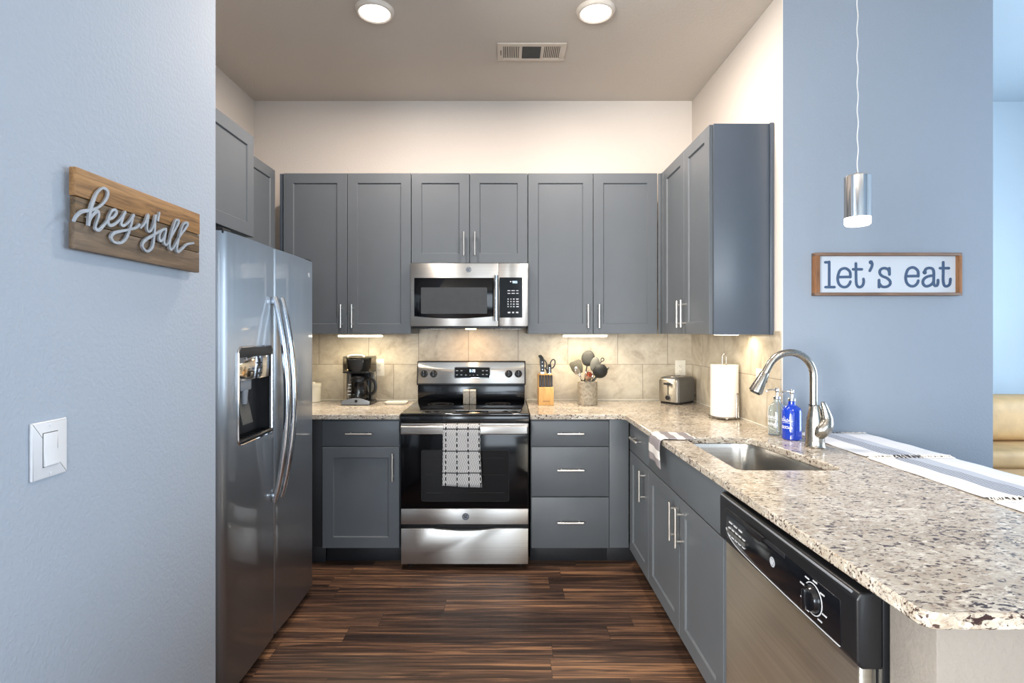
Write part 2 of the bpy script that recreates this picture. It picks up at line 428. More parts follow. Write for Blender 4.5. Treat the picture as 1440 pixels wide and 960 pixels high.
def mat_floor():
    t = NT('dark_walnut_planks'); c = t.n('ShaderNodeTexCoord')
    br = t.n('ShaderNodeTexBrick'); ro = t.n('ShaderNodeSeparateXYZ'); t.l(c.outputs['Object'], ro.inputs[0])
    row = t.math('FLOOR', t.math('DIVIDE', ro.outputs[1], .127)); shf = t.math('MULTIPLY', t.math('FRACT', t.math('MULTIPLY', t.math('SINE', t.math('MULTIPLY', row, 12.9898)), 437.58)), 1.22)
    cbb = t.n('ShaderNodeCombineXYZ'); t.l(t.math('ADD', ro.outputs[0], shf), cbb.inputs[0]); t.l(ro.outputs[1], cbb.inputs[1]); t.l(cbb.outputs[0], br.inputs['Vector'])
    br.offset = 0; br.offset_frequency = 2; br.squash = 1; br.inputs['Scale'].default_value = 1
    br.inputs['Brick Width'].default_value = 1.22; br.inputs['Row Height'].default_value = .127
    br.inputs['Mortar Size'].default_value = .0007; br.inputs['Mortar Smooth'].default_value = 0
    br.inputs['Color1'].default_value = (0, 0, 0, 1); br.inputs['Color2'].default_value = (1, 1, 1, 1); br.inputs['Mortar'].default_value = (.3, .3, .3, 1)
    rnd = t.n('ShaderNodeSeparateColor'); t.l(br.outputs['Color'], rnd.inputs[0]); r = rnd.outputs[0]
    sh = t.n('ShaderNodeCombineXYZ'); t.l(t.math('MULTIPLY', r, 37.0), sh.inputs[0]); t.l(t.math('MULTIPLY', r, 19.0), sh.inputs[1])
    ad = t.n('ShaderNodeVectorMath'); ad.operation = 'ADD'; t.l(c.outputs['Object'], ad.inputs[0]); t.l(sh.outputs[0], ad.inputs[1])
    def mp(sc):
        m = t.n('ShaderNodeMapping'); m.inputs['Scale'].default_value = sc; t.l(ad.outputs[0], m.inputs[0]); return m.outputs[0]
    f = t.noise(mp((.8, 20, 1)), 1.5, 6, .62, 1.4); g = t.noise(mp((2.2, 120, 1)), 1.0, 4, .6, .3)
    h = t.math('ADD', t.math('MULTIPLY', f, .68), t.math('MULTIPLY', g, .32))
    h = t.math('ADD', h, t.math('MULTIPLY', t.math('SUBTRACT', r, .5), .10))
    col = t.ramp(h, [(.32, srgb(34, 25, 22)), (.45, srgb(62, 46, 38)), (.53, srgb(98, 72, 56)), (.63, srgb(152, 113, 82))])
    col = t.mix(br.outputs['Fac'], col, srgb(22, 16, 13))
    t.base(col); t.set(Roughness=.42); t.p.inputs['Specular IOR Level'].default_value = .35; t.bump(g, .06, .0006)
    return t.m
M['floor'] = mat_floor()

# ------------------------------------------------------------------ the setting
CEIL = 3.06; BACK = 3.83; LEFT = -1.805; RIGHT = 1.338; PIER = 2.58; FLW = -.926; FLE = 1.706
struct('floor', B().box(-3.2, -3.6, -.08, 6.6, 6.2, 0), M['floor'])
struct('ceiling', B().box(-3.2, -3.6, CEIL, 2.40, BACK+.12, CEIL+.1), M['ceiling'])
LCEIL = 3.95
struct('ceiling_living', B().box(2.36, -3.6, LCEIL, 6.6, 6.2, LCEIL+.1), M['living_wall'])
struct('wall_soffit', B().box(2.362, -3.6, CEIL+.101, 2.46, 6.0, LCEIL), M['living_wall'])
struct('wall_back', B().box(LEFT-.12, BACK, 0, RIGHT+.02, BACK+.12, CEIL), M['kitchen_wall'])
struct('wall_left', B().box(LEFT-.12, FLE, 0, LEFT, BACK, CEIL), M['kitchen_wall'])
struct('wall_foreground', B().box(LEFT-.12, .88, 0, FLW, FLE, CEIL, .004), M['grey_wall'])
# the pier beside the sink: cream towards the kitchen, blue grey towards the bar
b = B().box(RIGHT, PIER, 0, 2.36, BACK+.12, CEIL, .004)
o = struct('wall_right', b, [M['blue_wall'], M['kitchen_wall']])
for p in o.data.polygons:
    if p.center.x < RIGHT+.003: p.material_index = 1
struct('wall_living', B().box(2.36, 5.9, 0, 6.6, 6.0, LCEIL), M['living_wall'])
struct('wall_window_side', B().box(6.5, -3.6, 0, 6.6, 6.0, LCEIL), M['living_wall'])
struct('wall_rear', B().box(-3.2, -3.6, 0, 6.6, -3.5, LCEIL), M['living_wall'])
struct('wall_outer', B().box(-3.2, -3.6, 0, -3.1, 3.9, CEIL), M['living_wall'])
PX0, PX1, PY0, PY1 = .78, 1.42, .965, PIER
struct('wall_peninsula', B().prism([(PX0, PY0), (PX1, PY0), (PX1, PY1-.003), (PX1-.10, PY1-.003), (PX1-.10, PY0+.12), (PX0, PY0+.12)], 0, .8825, 'z', .004), M['pony_wall'])
TB = .006
struct('trim_backsplash_rear', B().box(LEFT, BACK-TB, .914, RIGHT-.001, BACK-.0005, 1.55), M['tile_back'])
struct('trim_backsplash_side', B().box(RIGHT-TB, PIER+.006, .914, RIGHT-.0005, BACK-TB, 1.405), M['tile_right'])
struct('trim_reflection', B().box(.15, BACK-TB-.006, .9135, RIGHT-TB, BACK-TB, .921, .002).box(RIGHT-TB-.006, PIER+.006, .9135, RIGHT-TB, BACK-TB, .920, .002).box(LEFT, BACK-TB-.006, .9135, -.63, BACK-TB, .920, .002), M['ivory'])  # ivory strips stand in for the bright reflection along the counter's back edge

# ------------------------------------------------------------------ cabinets
def bar_handle(door, axis, a, z, L, yf=-.021):
    """bar pull on a front whose face is at local y = yf; a, z = centre"""
    b = B(); yb = yf-.030
    if axis == 'v':
        b.cyl((a, yb, z-L/2), (a, yb, z+L/2), .0062, n=14, bev=.0012)
        for s in (-1, 1): b.cyl((a, yf+.001, z+s*L*.34), (a, yb, z+s*L*.34), .0048, n=12)
    else:
        b.cyl((a-L/2, yb, z), (a+L/2, yb, z), .0062, n=14, bev=.0012)
        for s in (-1, 1): b.cyl((a+s*L*.34, yf+.001, z), (a+s*L*.34, yb, z), .0048, n=12)
    return link('handle', b, M['handle'], door)
def shaker(x0, z0, x1, z1, yf=-.021, yb=-.001, st=.064, rec=.008):
    """recessed panel door"""
    t = bmesh.new()
    def ring(i, y): return [t.verts.new(p) for p in ((x0+i, y, z0+i), (x1-i, y, z0+i), (x1-i, y, z1-i), (x0+i, y, z1-i))]
    R = [ring(0, yb), ring(0, yf+.0015), ring(.0015, yf), ring(st, yf), ring(st+.004, yf+rec*.55), ring(st+.005, yf+rec)]
    for A, C in zip(R, R[1:]):
        for k in range(4): t.faces.new((A[k], A[(k+1) % 4], C[(k+1) % 4], C[k]))
    t.faces.new(R[-1]); t.faces.new(R[0][::-1])
    bmesh.ops.recalc_face_normals(t, faces=t.faces)
    b = B(); b._add(t); return b
def cabinet(name, label, loc, rz, wd, d, h, fronts, toe=0, group=None, cat='cabinet', body_mat='slate', extra=None):
    t = thing(name, label, cat, loc, rz, group)
    b = B().box(0, 0, toe, wd, d, h, .001)
    link('body', b, M[body_mat], t)
    if toe: link('toe_kick', B().box(0, .07, 0.0, wd, d-.02, toe-.0005, .001), M['toe'], t)
    for f in fronts:
        kind, x0, z0, x1, z1 = f[:5]
        if kind == 'door': o = link('door', shaker(x0, z0, x1, z1), M['slate'], t)
        else: o = link('drawer' if kind == 'drawer' else 'false_front', B().box(x0, -.021, z0, x1, -.001, z1, .0015), M['slate'], t)
        if len(f) > 5: bar_handle(o, *f[5])
    return t
UZ, UH = 1.39, 1.05
g = .0018
def pair(x0, xm, x1, z0, z1, hz, L=.155, off=.036):
    return [('door', x0+g, z0, xm-g, z1, ('v', xm-off, hz, L)), ('door', xm+g, z0, x1-g, z1, ('v', xm+off, hz, L))]
YU = 3.51
UL = cabinet('wall_cabinet', 'tall two door slate wall cabinet left of the microwave, above the coffee maker', (-1.460, YU, UZ), 0, .842, BACK-YU-.002, UH,
        pair(.004, .424, .842, 0, UH, .115), group='slate wall cabinets')
cabinet('wall_cabinet', 'short two door slate wall cabinet directly above the microwave', (-.617, YU, 1.848), 0, .762, BACK-YU-.002, UZ+UH-1.848,
        pair(0, .381, .762, .003, UZ+UH-1.848, .128), group='slate wall cabinets')
UR = cabinet('wall_cabinet', 'tall two door slate wall cabinet right of the microwave, above the knife block', (.146, YU, UZ), 0, .852, BACK-YU-.002, UH,
        pair(0, .427, .848, 0, UH, .115), group='slate wall cabinets')
t = cabinet('wall_cabinet', 'slate wall cabinet on the right wall with a dark plain end panel', (1.041, 3.455, UZ), -PI/2, .785, RIGHT-1.041-.002, UH,
        pair(.004, .405, .782, 0, UH, .115), group='slate wall cabinets')
link('end_panel', B().box(.786, -.002, -.001, .794, RIGHT-1.041-.003, UH+.001, .001), M['navy'], t)
link('scribe_strip', B().box(.795, RIGHT-1.041-.022, -.003, .803, RIGHT-1.041-.003, UH+.003, .001), M['navy'], t)
link('filler_strip', B().box(1.000, 3.492, UZ, 1.019, 3.50, UZ+UH, .001).box(1.019, 3.458, UZ, 1.026, 3.50, UZ+UH, .001), M['slate'], UR, base=UR.location)
# left wall
cabinet('wall_cabinet', 'slate wall cabinet in the back left corner behind the fridge top', (-1.504, 2.846, UZ), PI/2, .61, -1.504-LEFT-.002, UH,
        [('door', .004, 0, .585, UH)], group='slate wall cabinets')
link('filler_strip', B().box(-1.482, 3.50, UZ, -1.462, 3.52, UZ+UH, .001), M['navy'], UL, base=UL.location)
cabinet('wall_cabinet', 'deep slate cabinet mounted over the refrigerator', (-1.362, 1.925, 1.905), PI/2, .918, -1.362-LEFT-.002, .535,
        [('door', .002, 0, .457, .535), ('door', .461, 0, .916, .535)], group='slate wall cabinets')
# base run along the back wall (faces at Y = 3.18)
YB = 3.20; BH = .882; TK = .114
BL = cabinet('base_cabinet', 'slate base cabinet with drawer and door between fridge and range', (-1.094, YB, 0), 0, .462, BACK-YB-.01, BH,
        [('drawer', g, .722, .460, .872, ('h', .225, .798, .158)), ('door', g, TK, .460, .716, ('v', .424, .600, .165))], TK, 'slate base cabinets')
link('filler_panel', B().box(-1.78, YB-.004, TK, -1.0965, YB+.02, BH, .001).box(-1.78, YB+.05, 0, -1.0965, YB+.07, TK, .001), M['toe'], BL, base=BL.location)
BR = cabinet('base_cabinet', 'slate base cabinet of three slab drawers right of the range', (.150, YB, 0), 0, .468, BACK-YB-.01, BH,
        [('drawer', .004, .722, .466, .872, ('h', .235, .798, .158)), ('drawer', .004, .422, .466, .716, ('h', .235, .582, .158)),
         ('drawer', .004, TK, .466, .416, ('h', .235, .272, .158))], TK, 'slate base cabinets')
link('filler_panel', B().box(.6195, YB-.016, TK, .735, YB+.004, BH, .001), M['slate'], BR, base=BR.location)
link('toe_kick', B().box(.6195, YB+.07, 0, .825, YB+.09, TK-.001, .001), M['toe'], BR, base=BR.location)
XR = .757
cabinet('base_cabinet', 'narrow slate base cabinet with one drawer and one door beside the sink cabinet', (XR, 3.165, 0), -PI/2, .417, .55, BH,
        [('drawer', .004, .706, .414, .872, ('h', .20, .800, .150)), ('door', .004, TK, .414, .700, ('v', .345, .585, .165))], TK, 'slate base cabinets')
SB = 2.747-1.80
cabinet('base_cabinet', 'wide slate sink cabinet with two doors below the sink', (XR, 2.747, 0), -PI/2, SB, .555, .665,
        [('false_front', .003, .706, SB-.003, .872), ('door', .003, TK, .488-g, .700, ('v', .448, .585, .165)), ('door', .488+g, TK, SB-.003, .700, ('v', .528, .585, .165))], TK, 'slate base cabinets')

# ------------------------------------------------------------------ countertops and sink
CZ0, CZ1 = .884, .9135
o = solo('countertop', B().prism([(LEFT+.001, 3.152), (-.628, 3.152), (-.628, BACK-TB-.001), (LEFT+.001, BACK-TB-.001)], CZ0, CZ1), M['granite'],
         'speckled granite countertop left of the range, under the coffee maker', 'countertop', (-1.2, 3.5, CZ0), 'granite countertops')
bevel_mod(o, .004)
near = []
for i in range(7):
    a = math.radians(180+90*i/6); near.append((.726+.028+.028*math.cos(a), .922+.028+.028*math.sin(a)))
poly = near+[(1.735, .922), (1.735, PIER-.002), (RIGHT-TB-.001, PIER-.002), (RIGHT-TB-.001, BACK-TB-.001), (.146, BACK-TB-.001), (.146, 3.152), (.682, 3.152), (.704, 3.128)]
o = solo('countertop', B().prism(poly, CZ0, CZ1), M['granite'], 'long speckled granite countertop and bar running from the range around the sink', 'countertop', (1.0, 2.2, CZ0), 'granite countertops')
def sink_poly(e=0):
    pts = [(.822-e, 2.47+e)]
    c = [(.822-e, 2.47+e, .035), (.822-e, 1.883-e, .035), (1.205+e, 1.883-e, .06), (1.130+e, 2.47+e, .085)]
    out = []
    n = len(c)
    for i in range(n):
        p = Vector(c[i][:2]); a = (Vector(c[i-1][:2])-p).normalized(); d = (Vector(c[(i+1) % n][:2])-p).normalized(); r = c[i][2]+e
        for k in range(9):
            s = k/8
            q0 = p+a*r; q1 = p+d*r
            out.append(tuple(q0*(1-s)**2+p*2*s*(1-s)*.5*1.0+q1*s*s+p*2*s*(1-s)*.5 if False else q0*(1-s)**2+p*2*s*(1-s)+q1*s*s))
    return out
cut(o, B().prism(sink_poly(), CZ0-.02, CZ1+.02)); bevel_mod(o, .004)
def sink():
    t = thing('kitchen_sink', 'undermount stainless steel sink basin set into the granite counter', 'sink', (1.0, 2.18, CZ0-.21), 0, None, True)
    b = bmesh.new(); P = sink_poly(.004); c = Vector((1.0, 2.18)); rings = []
    spec = [(1.08, CZ0-.001), (1.0, CZ0-.001), (.985, CZ0-.02), (.965, CZ0-.15), (.93, CZ0-.185), (.86, CZ0-.2), (.10, CZ0-.206)]
    for s, z in spec: rings.append([b.verts.new((*(c+(Vector(p)-c)*s), z)) for p in P])
    n = len(P)
    for A, C in zip(rings, rings[1:]):
        for i in range(n): b.faces.new((A[i], A[(i+1) % n], C[(i+1) % n], C[i]))
    b.faces.new(rings[-1])
    bmesh.ops.recalc_face_normals(b, faces=b.faces)
    for f in b.faces:
        pass
    q = B(); q._add(b)
    o = link('basin', q, M['sink'], t, 50)
    m = o.modifiers.new('sheet', 'SOLIDIFY'); m.thickness = .0015; m.offset = -1
    link('drain', B().lathe([(0, 0), (.03, 0), (.034, .003), (.044, .004), (.046, .001), (.046, -.002), (0, -.002)], (1.0, 2.18, CZ0-.204)), M['chrome'], t)
sink()

# ------------------------------------------------------------------ refrigerator
def badge(parent, c, nrm, r, m='mark', ring=True):
    """small round emblem with a looping monogram"""
    b = B(); c = Vector(c); nrm = Vector(nrm).normalized()
    b.cyl(c, c+nrm*.0015, r, n=24)
    o = link('emblem', b, M['grey_panel'], parent)
    u = Vector((0, 0, 1)).cross(nrm).normalized(); v = nrm.cross(u)
    pl = lambda a, q, h: c+u*a+v*q+nrm*h
    k = B()
    k.ribbon([(r*.86*math.cos(i/16*2*PI), r*.86*math.sin(i/16*2*PI)) for i in range(17)], r*.12, .0014, .0022, pl, 0, False)
    k.ribbon([(-r*.05, r*.35), (-r*.4, r*.4), (-r*.45, -.1*r), (-r*.1, -.4*r), (-.02*r, 0), (-.35*r, -.05*r)], r*.13, .0014, .0022, pl, 4, False)
    k.ribbon([(r*.5, r*.3), (r*.15, r*.4), (.2*r, 0), (r*.1, -.3*r), (r*.5, -.35*r)], r*.13, .0014, .0022, pl, 4, False)
    link('monogram', k, M[m], o if parent in PARTLESS else parent) if False else link('monogram', k, M[m], parent)
PARTLESS = ()
FX = -1.03; FY0, FYM, FY1 = 1.956, 2.392, 2.872; FZ = 1.775
def fridge():
    t = thing('refrigerator', 'tall stainless steel side by side refrigerator with ice dispenser', 'refrigerator', (-1.4, 2.41, 0), 0, None, True)
    link('cabinet', B().box(-1.79, FY0+.006, .02, FX-.068, FY1-.006, FZ-.012, .004), M['black_matt'], t)
    def door(y0, y1, ra, rb):
        P = [(y0, FX-.062), (y1, FX-.062)]
        yc = (y0+y1)/2; hw = (y1-y0)/2
        def xf(y): return FX-.006*((y-yc)/hw)**2
        for i in range(9):
            a = i/8*PI/2; P.append((y1-rb+rb*math.cos(a), xf(y1)-rb+rb*math.sin(a)))
        for i in range(1, 8):
            y = y1-rb+(y0+ra-(y1-rb))*i/8; P.append((y, xf(y)))
        for i in range(9):
            a = PI/2+i/8*PI/2; P.append((y0+ra+ra*math.cos(a), xf(y0)-ra+ra*math.sin(a)))
        return B().prism([(x, y) for y, x in P], .045, FZ)
    fz = link('freezer_door', door(FY0, FYM-.003, .036, .010), M['steel_v'], t, 25)
    DY0, DY1, DZ0, DZ1 = 2.058, 2.345, .965, 1.338
    c = B().prism(rrect(DY0, DZ0, DY1, DZ1, .022), FX-.055, FX+.05, 'x'); cut(fz, c)
    fr = link('fresh_food_door', door(FYM+.003, FY1, .010, .018), M['steel_v'], t, 25)
    # dispenser
    d = link('dispenser_recess', B().box(FX-.0545, DY0, DZ0, FX-.050, DY1, DZ1).box(FX-.05, DY0+.0005, DZ0, FX-.006, DY0+.004, DZ1).box(FX-.05, DY1-.004, DZ0, FX-.006, DY1-.0005, DZ1)
             .box(FX-.05, DY0+.02, DZ1-.004, FX-.006, DY1-.02, DZ1-.0005), M['black'], t)
    link('dispenser_hood', B().prism(rrect(DY0+.001, DZ1-.036, DY1-.001, DZ1+.002, [.02, .02, .004, .004]), FX-.05, FX+.006, 'x', .003), M['black_matt'], t)
    cp = link('control_panel', B().box(FX-.05, DY0+.004, 1.208, FX-.001, DY1-.004, 1.303, .003), M['chrome'], t)
    k = B()
    for i in range(3): k.box(FX-.0015, DY0+.15, 1.226+i*.022, FX+.0002, DY0+.20, 1.232+i*.022)
    k.box(FX-.0015, DY0+.165, 1.255, FX+.0002, DY0+.185, 1.292)
    link('control_keys', k, M['utensil_dark'], cp)
    link('water_nozzle', B().box(FX-.046, DY0+.05, 1.165, FX-.016, DY0+.14, 1.208, .005).cyl((FX-.03, DY0+.10, 1.11), (FX-.03, DY0+.10, 1.168), .013, .018), M['grey_panel'], t)
    link('dispenser_paddle', B().prism([(FX-.048, 1.16), (FX-.042, 1.16), (FX-.012, 1.03), (FX-.018, 1.03)], DY0+.06, DY0+.145, 'y', .001), M['utensil_grey'], t)
    tr = link('drip_tray', B().prism([(FX-.052, DZ0+.002), (FX+.008, DZ0+.002), (FX+.010, DZ0+.010), (FX+.006, DZ0+.016), (FX-.052, DZ0+.016)], DY0+.004, DY1-.004, 'y', .001), M['black'], t)
    k = B()
    for i in range(11): k.box(FX-.05, DY0+.02+i*.0235, DZ0+.016, FX-.004, DY0+.026+i*.0235, DZ0+.019)
    link('tray_grate', k, M['black_gloss'], tr)
    pl = [(FX+.001, a, b_) for a, b_ in rrect(DY0-.004, DZ0-.004, DY1+.004, DZ1+.003, .025, 8)]
    link('dispenser_trim', B().tube(pl, .0045, 8, True), M['chrome'], t)
    # bowed handles
    for name, par, y in (('handle', fz, FYM-.036), ('handle', fr, FYM+.036)):
        pts = []; 
        for i in range(25):
            s = i/24; z = .655+s*.90
            pts.append((FX+.010+.056*math.sin(s*PI)**.8, y, z))
        h = B().tube(pts, [.014+.005*math.sin(i/24*PI) for i in range(25)], 14, flat=.8, up=(1, 0, 0))
        for z in (.672, 1.538): h.box(FX-.004, y-.012, z-.018, FX+.018, y+.012, z+.018, .005)
        link(name, h, M['fridge_handle'], par)
    badge(fr, (FX-.004, 2.80, 1.70), (1, 0, 0), .013)
    link('hinge_cover', B().box(FX-.14, FY0+.01, FZ-.011, FX-.012, FY0+.07, FZ+.012, .005), M['black'], t)
    link('hinge_cover', B().box(FX-.14, FY1-.07, FZ-.011, FX-.012, FY1-.01, FZ+.012, .005), M['black'], t)
    link('kick_grille', B().box(FX-.12, FY0+.01, .004, FX-.045, FY1-.01, .042, .003), M['black'], t)
fridge()

# ------------------------------------------------------------------ range
RX0, RX1, RF = -.622, .140, 3.142
def seg7(b, s, x, z, w_, h, y0, y1, t_):
    D = {'0': 'abcdef', '1': 'bc', '2': 'abged', '3': 'abgcd', '8': 'abcdefg', '9': 'abcdfg', '7': 'abc', '5': 'afgcd'}
    for ch in s:
        if ch == ':':
            for k in (.3, .7): b.box(x-t_*.2, y0, z+h*k-t_/2, x+t_*.8, y1, z+h*k+t_/2)
            x += w_*.45; continue
        for q in D[ch]:
            if q == 'a': b.box(x, y0, z+h-t_, x+w_, y1, z+h)
            if q == 'g': b.box(x, y0, z+h/2-t_/2, x+w_, y1, z+h/2+t_/2)
            if q == 'd': b.box(x, y0, z, x+w_, y1, z+t_)
            if q == 'f': b.box(x, y0, z+h/2, x+t_, y1, z+h)
            if q == 'e': b.box(x, y0, z, x+t_, y1, z+h/2)
            if q == 'b': b.box(x+w_-t_, y0, z+h/2, x+w_, y1, z+h)
            if q == 'c': b.box(x+w_-t_, y0, z, x+w_, y1, z+h/2)
        x += w_*1.4
def range_():
    t = thing('electric_range', 'freestanding stainless electric range with black glass cooktop', 'range', ((RX0+RX1)/2, 3.45, 0), 0, None, True)
    xc = (RX0+RX1)/2
    link('body', B().box(RX0+.003, RF+.028, .03, RX1-.003, BACK-.06, .905, .002), M['black'], t)
    for x in (RX0+.05, RX1-.05):
        for y in (RF+.08, BACK-.12): link('levelling_foot', B().cyl((x, y, 0), (x, y, .031), .018), M['black'], t)
    ct = link('cooktop', B().box(RX0, RF-.002, .906, RX1, BACK-.085, .922, .005, 3), M['cooktop'], t)
    link('front_rail', B().box(RX0+.001, RF+.002, .868, RX1-.001, RF+.03, .9055, .003), M['black_gloss'], t)
    for (x, y, r) in ((xc-.19, 3.30, .10), (xc+.19, 3.31, .125), (xc-.19, 3.55, .085), (xc+.19, 3.56, .085)):
        for q in (1, .62):
            rg = B().tube([(x+r*q*math.cos(a/40*2*PI), y+r*q*math.sin(a/40*2*PI), .9222) for a in range(40)], .0006, 5, True)
            link('burner_ring', rg, M['black_matt'], ct)
    # backguard
    y0 = 3.735
    link('backguard_riser', B().prism([(y0+.012, .918), (BACK-.012, .918), (BACK-.012, 1.03), (y0+.005, 1.03), (y0+.005, .95)], RX0+.006, RX1-.006, 'x', .003), M['black_gloss'], t)
    bg = link('backguard_frame', B().prism([(y0-.004, 1.03), (BACK-.011, 1.03), (BACK-.011, 1.196), (y0+.024, 1.196)], RX0-.001, RX1+.001, 'x', .004), M['black'], t)
    def fy(z): return y0-.004+.028*(z-1.03)/.166
    pn = link('control_panel', B().prism([(fy(1.042)-.003, 1.042), (fy(1.042)+.004, 1.042), (fy(1.188)+.004, 1.188), (fy(1.188)-.003, 1.188)], RX0+.008, RX1-.008, 'x', .001), M['steel_h'], t)
    sl = math.atan2(.028, .166)
    def onp(x, z): return Matrix.Translation((x, fy(z)-.003, z)) @ Matrix.Rotation(-sl, 4, 'X')
    dz = 1.117
    link('display_bezel', B().prism(rrect(-.128, -.041, .128, .041, .012), -.0035, .0, 'y', .001, M=onp(xc+.008, dz)), M['chrome'], t)
    dp = link('display_panel', B().prism(rrect(-.123, -.036, .123, .036, .009), -.005, -.0028, 'y', M=onp(xc+.008, dz)), M['oven_glass'], t)
    b = B(); seg7(b, '8:28', -.019, .002, .009, .020, -.0062, -.0046, .0028); bmesh.ops.transform(b.b, matrix=onp(xc+.008, dz), verts=b.b.verts)
    link('clock_digits', b, M['digits'], dp)
    for (x, z, w_) in ((-.108, .013, .016), (-.076, .013, .014), (-.108, -.016, .012), (-.077, -.016, .013), (-.045, -.018, .01), (-.016, -.018, .004), (.008, -.018, .004), (.036, -.018, .01),
                       (.074, .013, .013), (.101, .013, .013), (.074, -.014, .013), (.101, -.014, .013)):
        link('key_lettering', B().box(x-w_/2, -.0056, z-.003, x+w_/2, -.0046, z+.003, M=onp(xc+.008, dz)), M['grey_panel'], dp)
    for x in (596.5, 610, 715.5, 729):
        wx = (x-VX)*3.745/FPX; m = onp(wx, 1.108)
        k = link('control_knob', B().lathe([(0, -.002), (.026, -.002), (.026, .006), (.021, .012), (.019, .024), (.016, .027), (0, .027)], (0, 0, 0), (0, -1, 0), 28, m)
                 .box(-.005, -.036, -.019, .005, -.020, .019, .003, M=m), M['black_gloss'], t)
        b = B().box(-.0012, -.0368, .004, .0012, -.0355, .018, M=m)
        link('pointer_mark', b, M['mark'], k); b = B()
        for i in range(10):
            a = math.radians(-140+i*31); b.box(-.0011, -.0011, .0275, .0011, 0, .0315, M=m @ Matrix.Rotation(a, 4, 'Y'))
        link('knob_marking', b, M['mark'], k)
    # oven door
    dr = link('oven_door', B().box(RX0+.006, RF, .362, RX1-.006, RF+.027, .862, .003), M['oven_glass'], t)
    link('oven_window', B().prism(rrect(-.496, .405, .020, .705, .012), RF-.0012, RF+.003, 'y'), plain('dark_oven_window', srgb(14, 15, 18), .2, spec=.3), dr)
    rk = B()
    for z in (.455, .56, .66): rk.cyl((-.47, RF-.0013, z), (-.005, RF-.0013, z), .0012, n=6)
    rk.tube([(x, RF-.0012, z) for x, z in rrect(-.496, .405, .020, .705, .012)], .0012, 6, True)
    link('oven_rack_lines', rk, M['utensil_dark'], dr)
    link('top_trim', B().box(RX0+.006, RF-.003, .803, RX1-.006, RF+.02, .864, .003), M['steel_h'], dr)
    hb = B().prism(rrect(RX0+.010, .806, RX1-.010, .858, .010), RF-.052, RF-.030, 'y', .008, 3)
    for x in (RX0+.05, RX1-.05): hb.box(x-.02, RF-.035, .816, x+.02, RF+.001, .848, .004)
    link('handle', hb, M['steel_h'], dr)
    link('bottom_trim', B().box(RX0+.006, RF-.004, .270, RX1-.006, RF+.026, .3615, .003), M['steel_h'], dr)
    badge(t, (xc+.006, RF-.004, .316), (0, -1, 0), .021, 'utensil_dark')
    # storage drawer with a scooped top edge
    P = [(RX0+.007, .036), (RX1-.007, .036), (RX1-.007, .246)]
    for i in range(13):
        s = i/12; P.append((xc+.19-.38*s, .246-.014*math.sin(s*PI)**.8))
    P.append((RX0+.007, .246))
    link('storage_drawer', B().prism(P, RF-.004, RF+.026, 'y', .002), M['steel_h'], t)
range_()

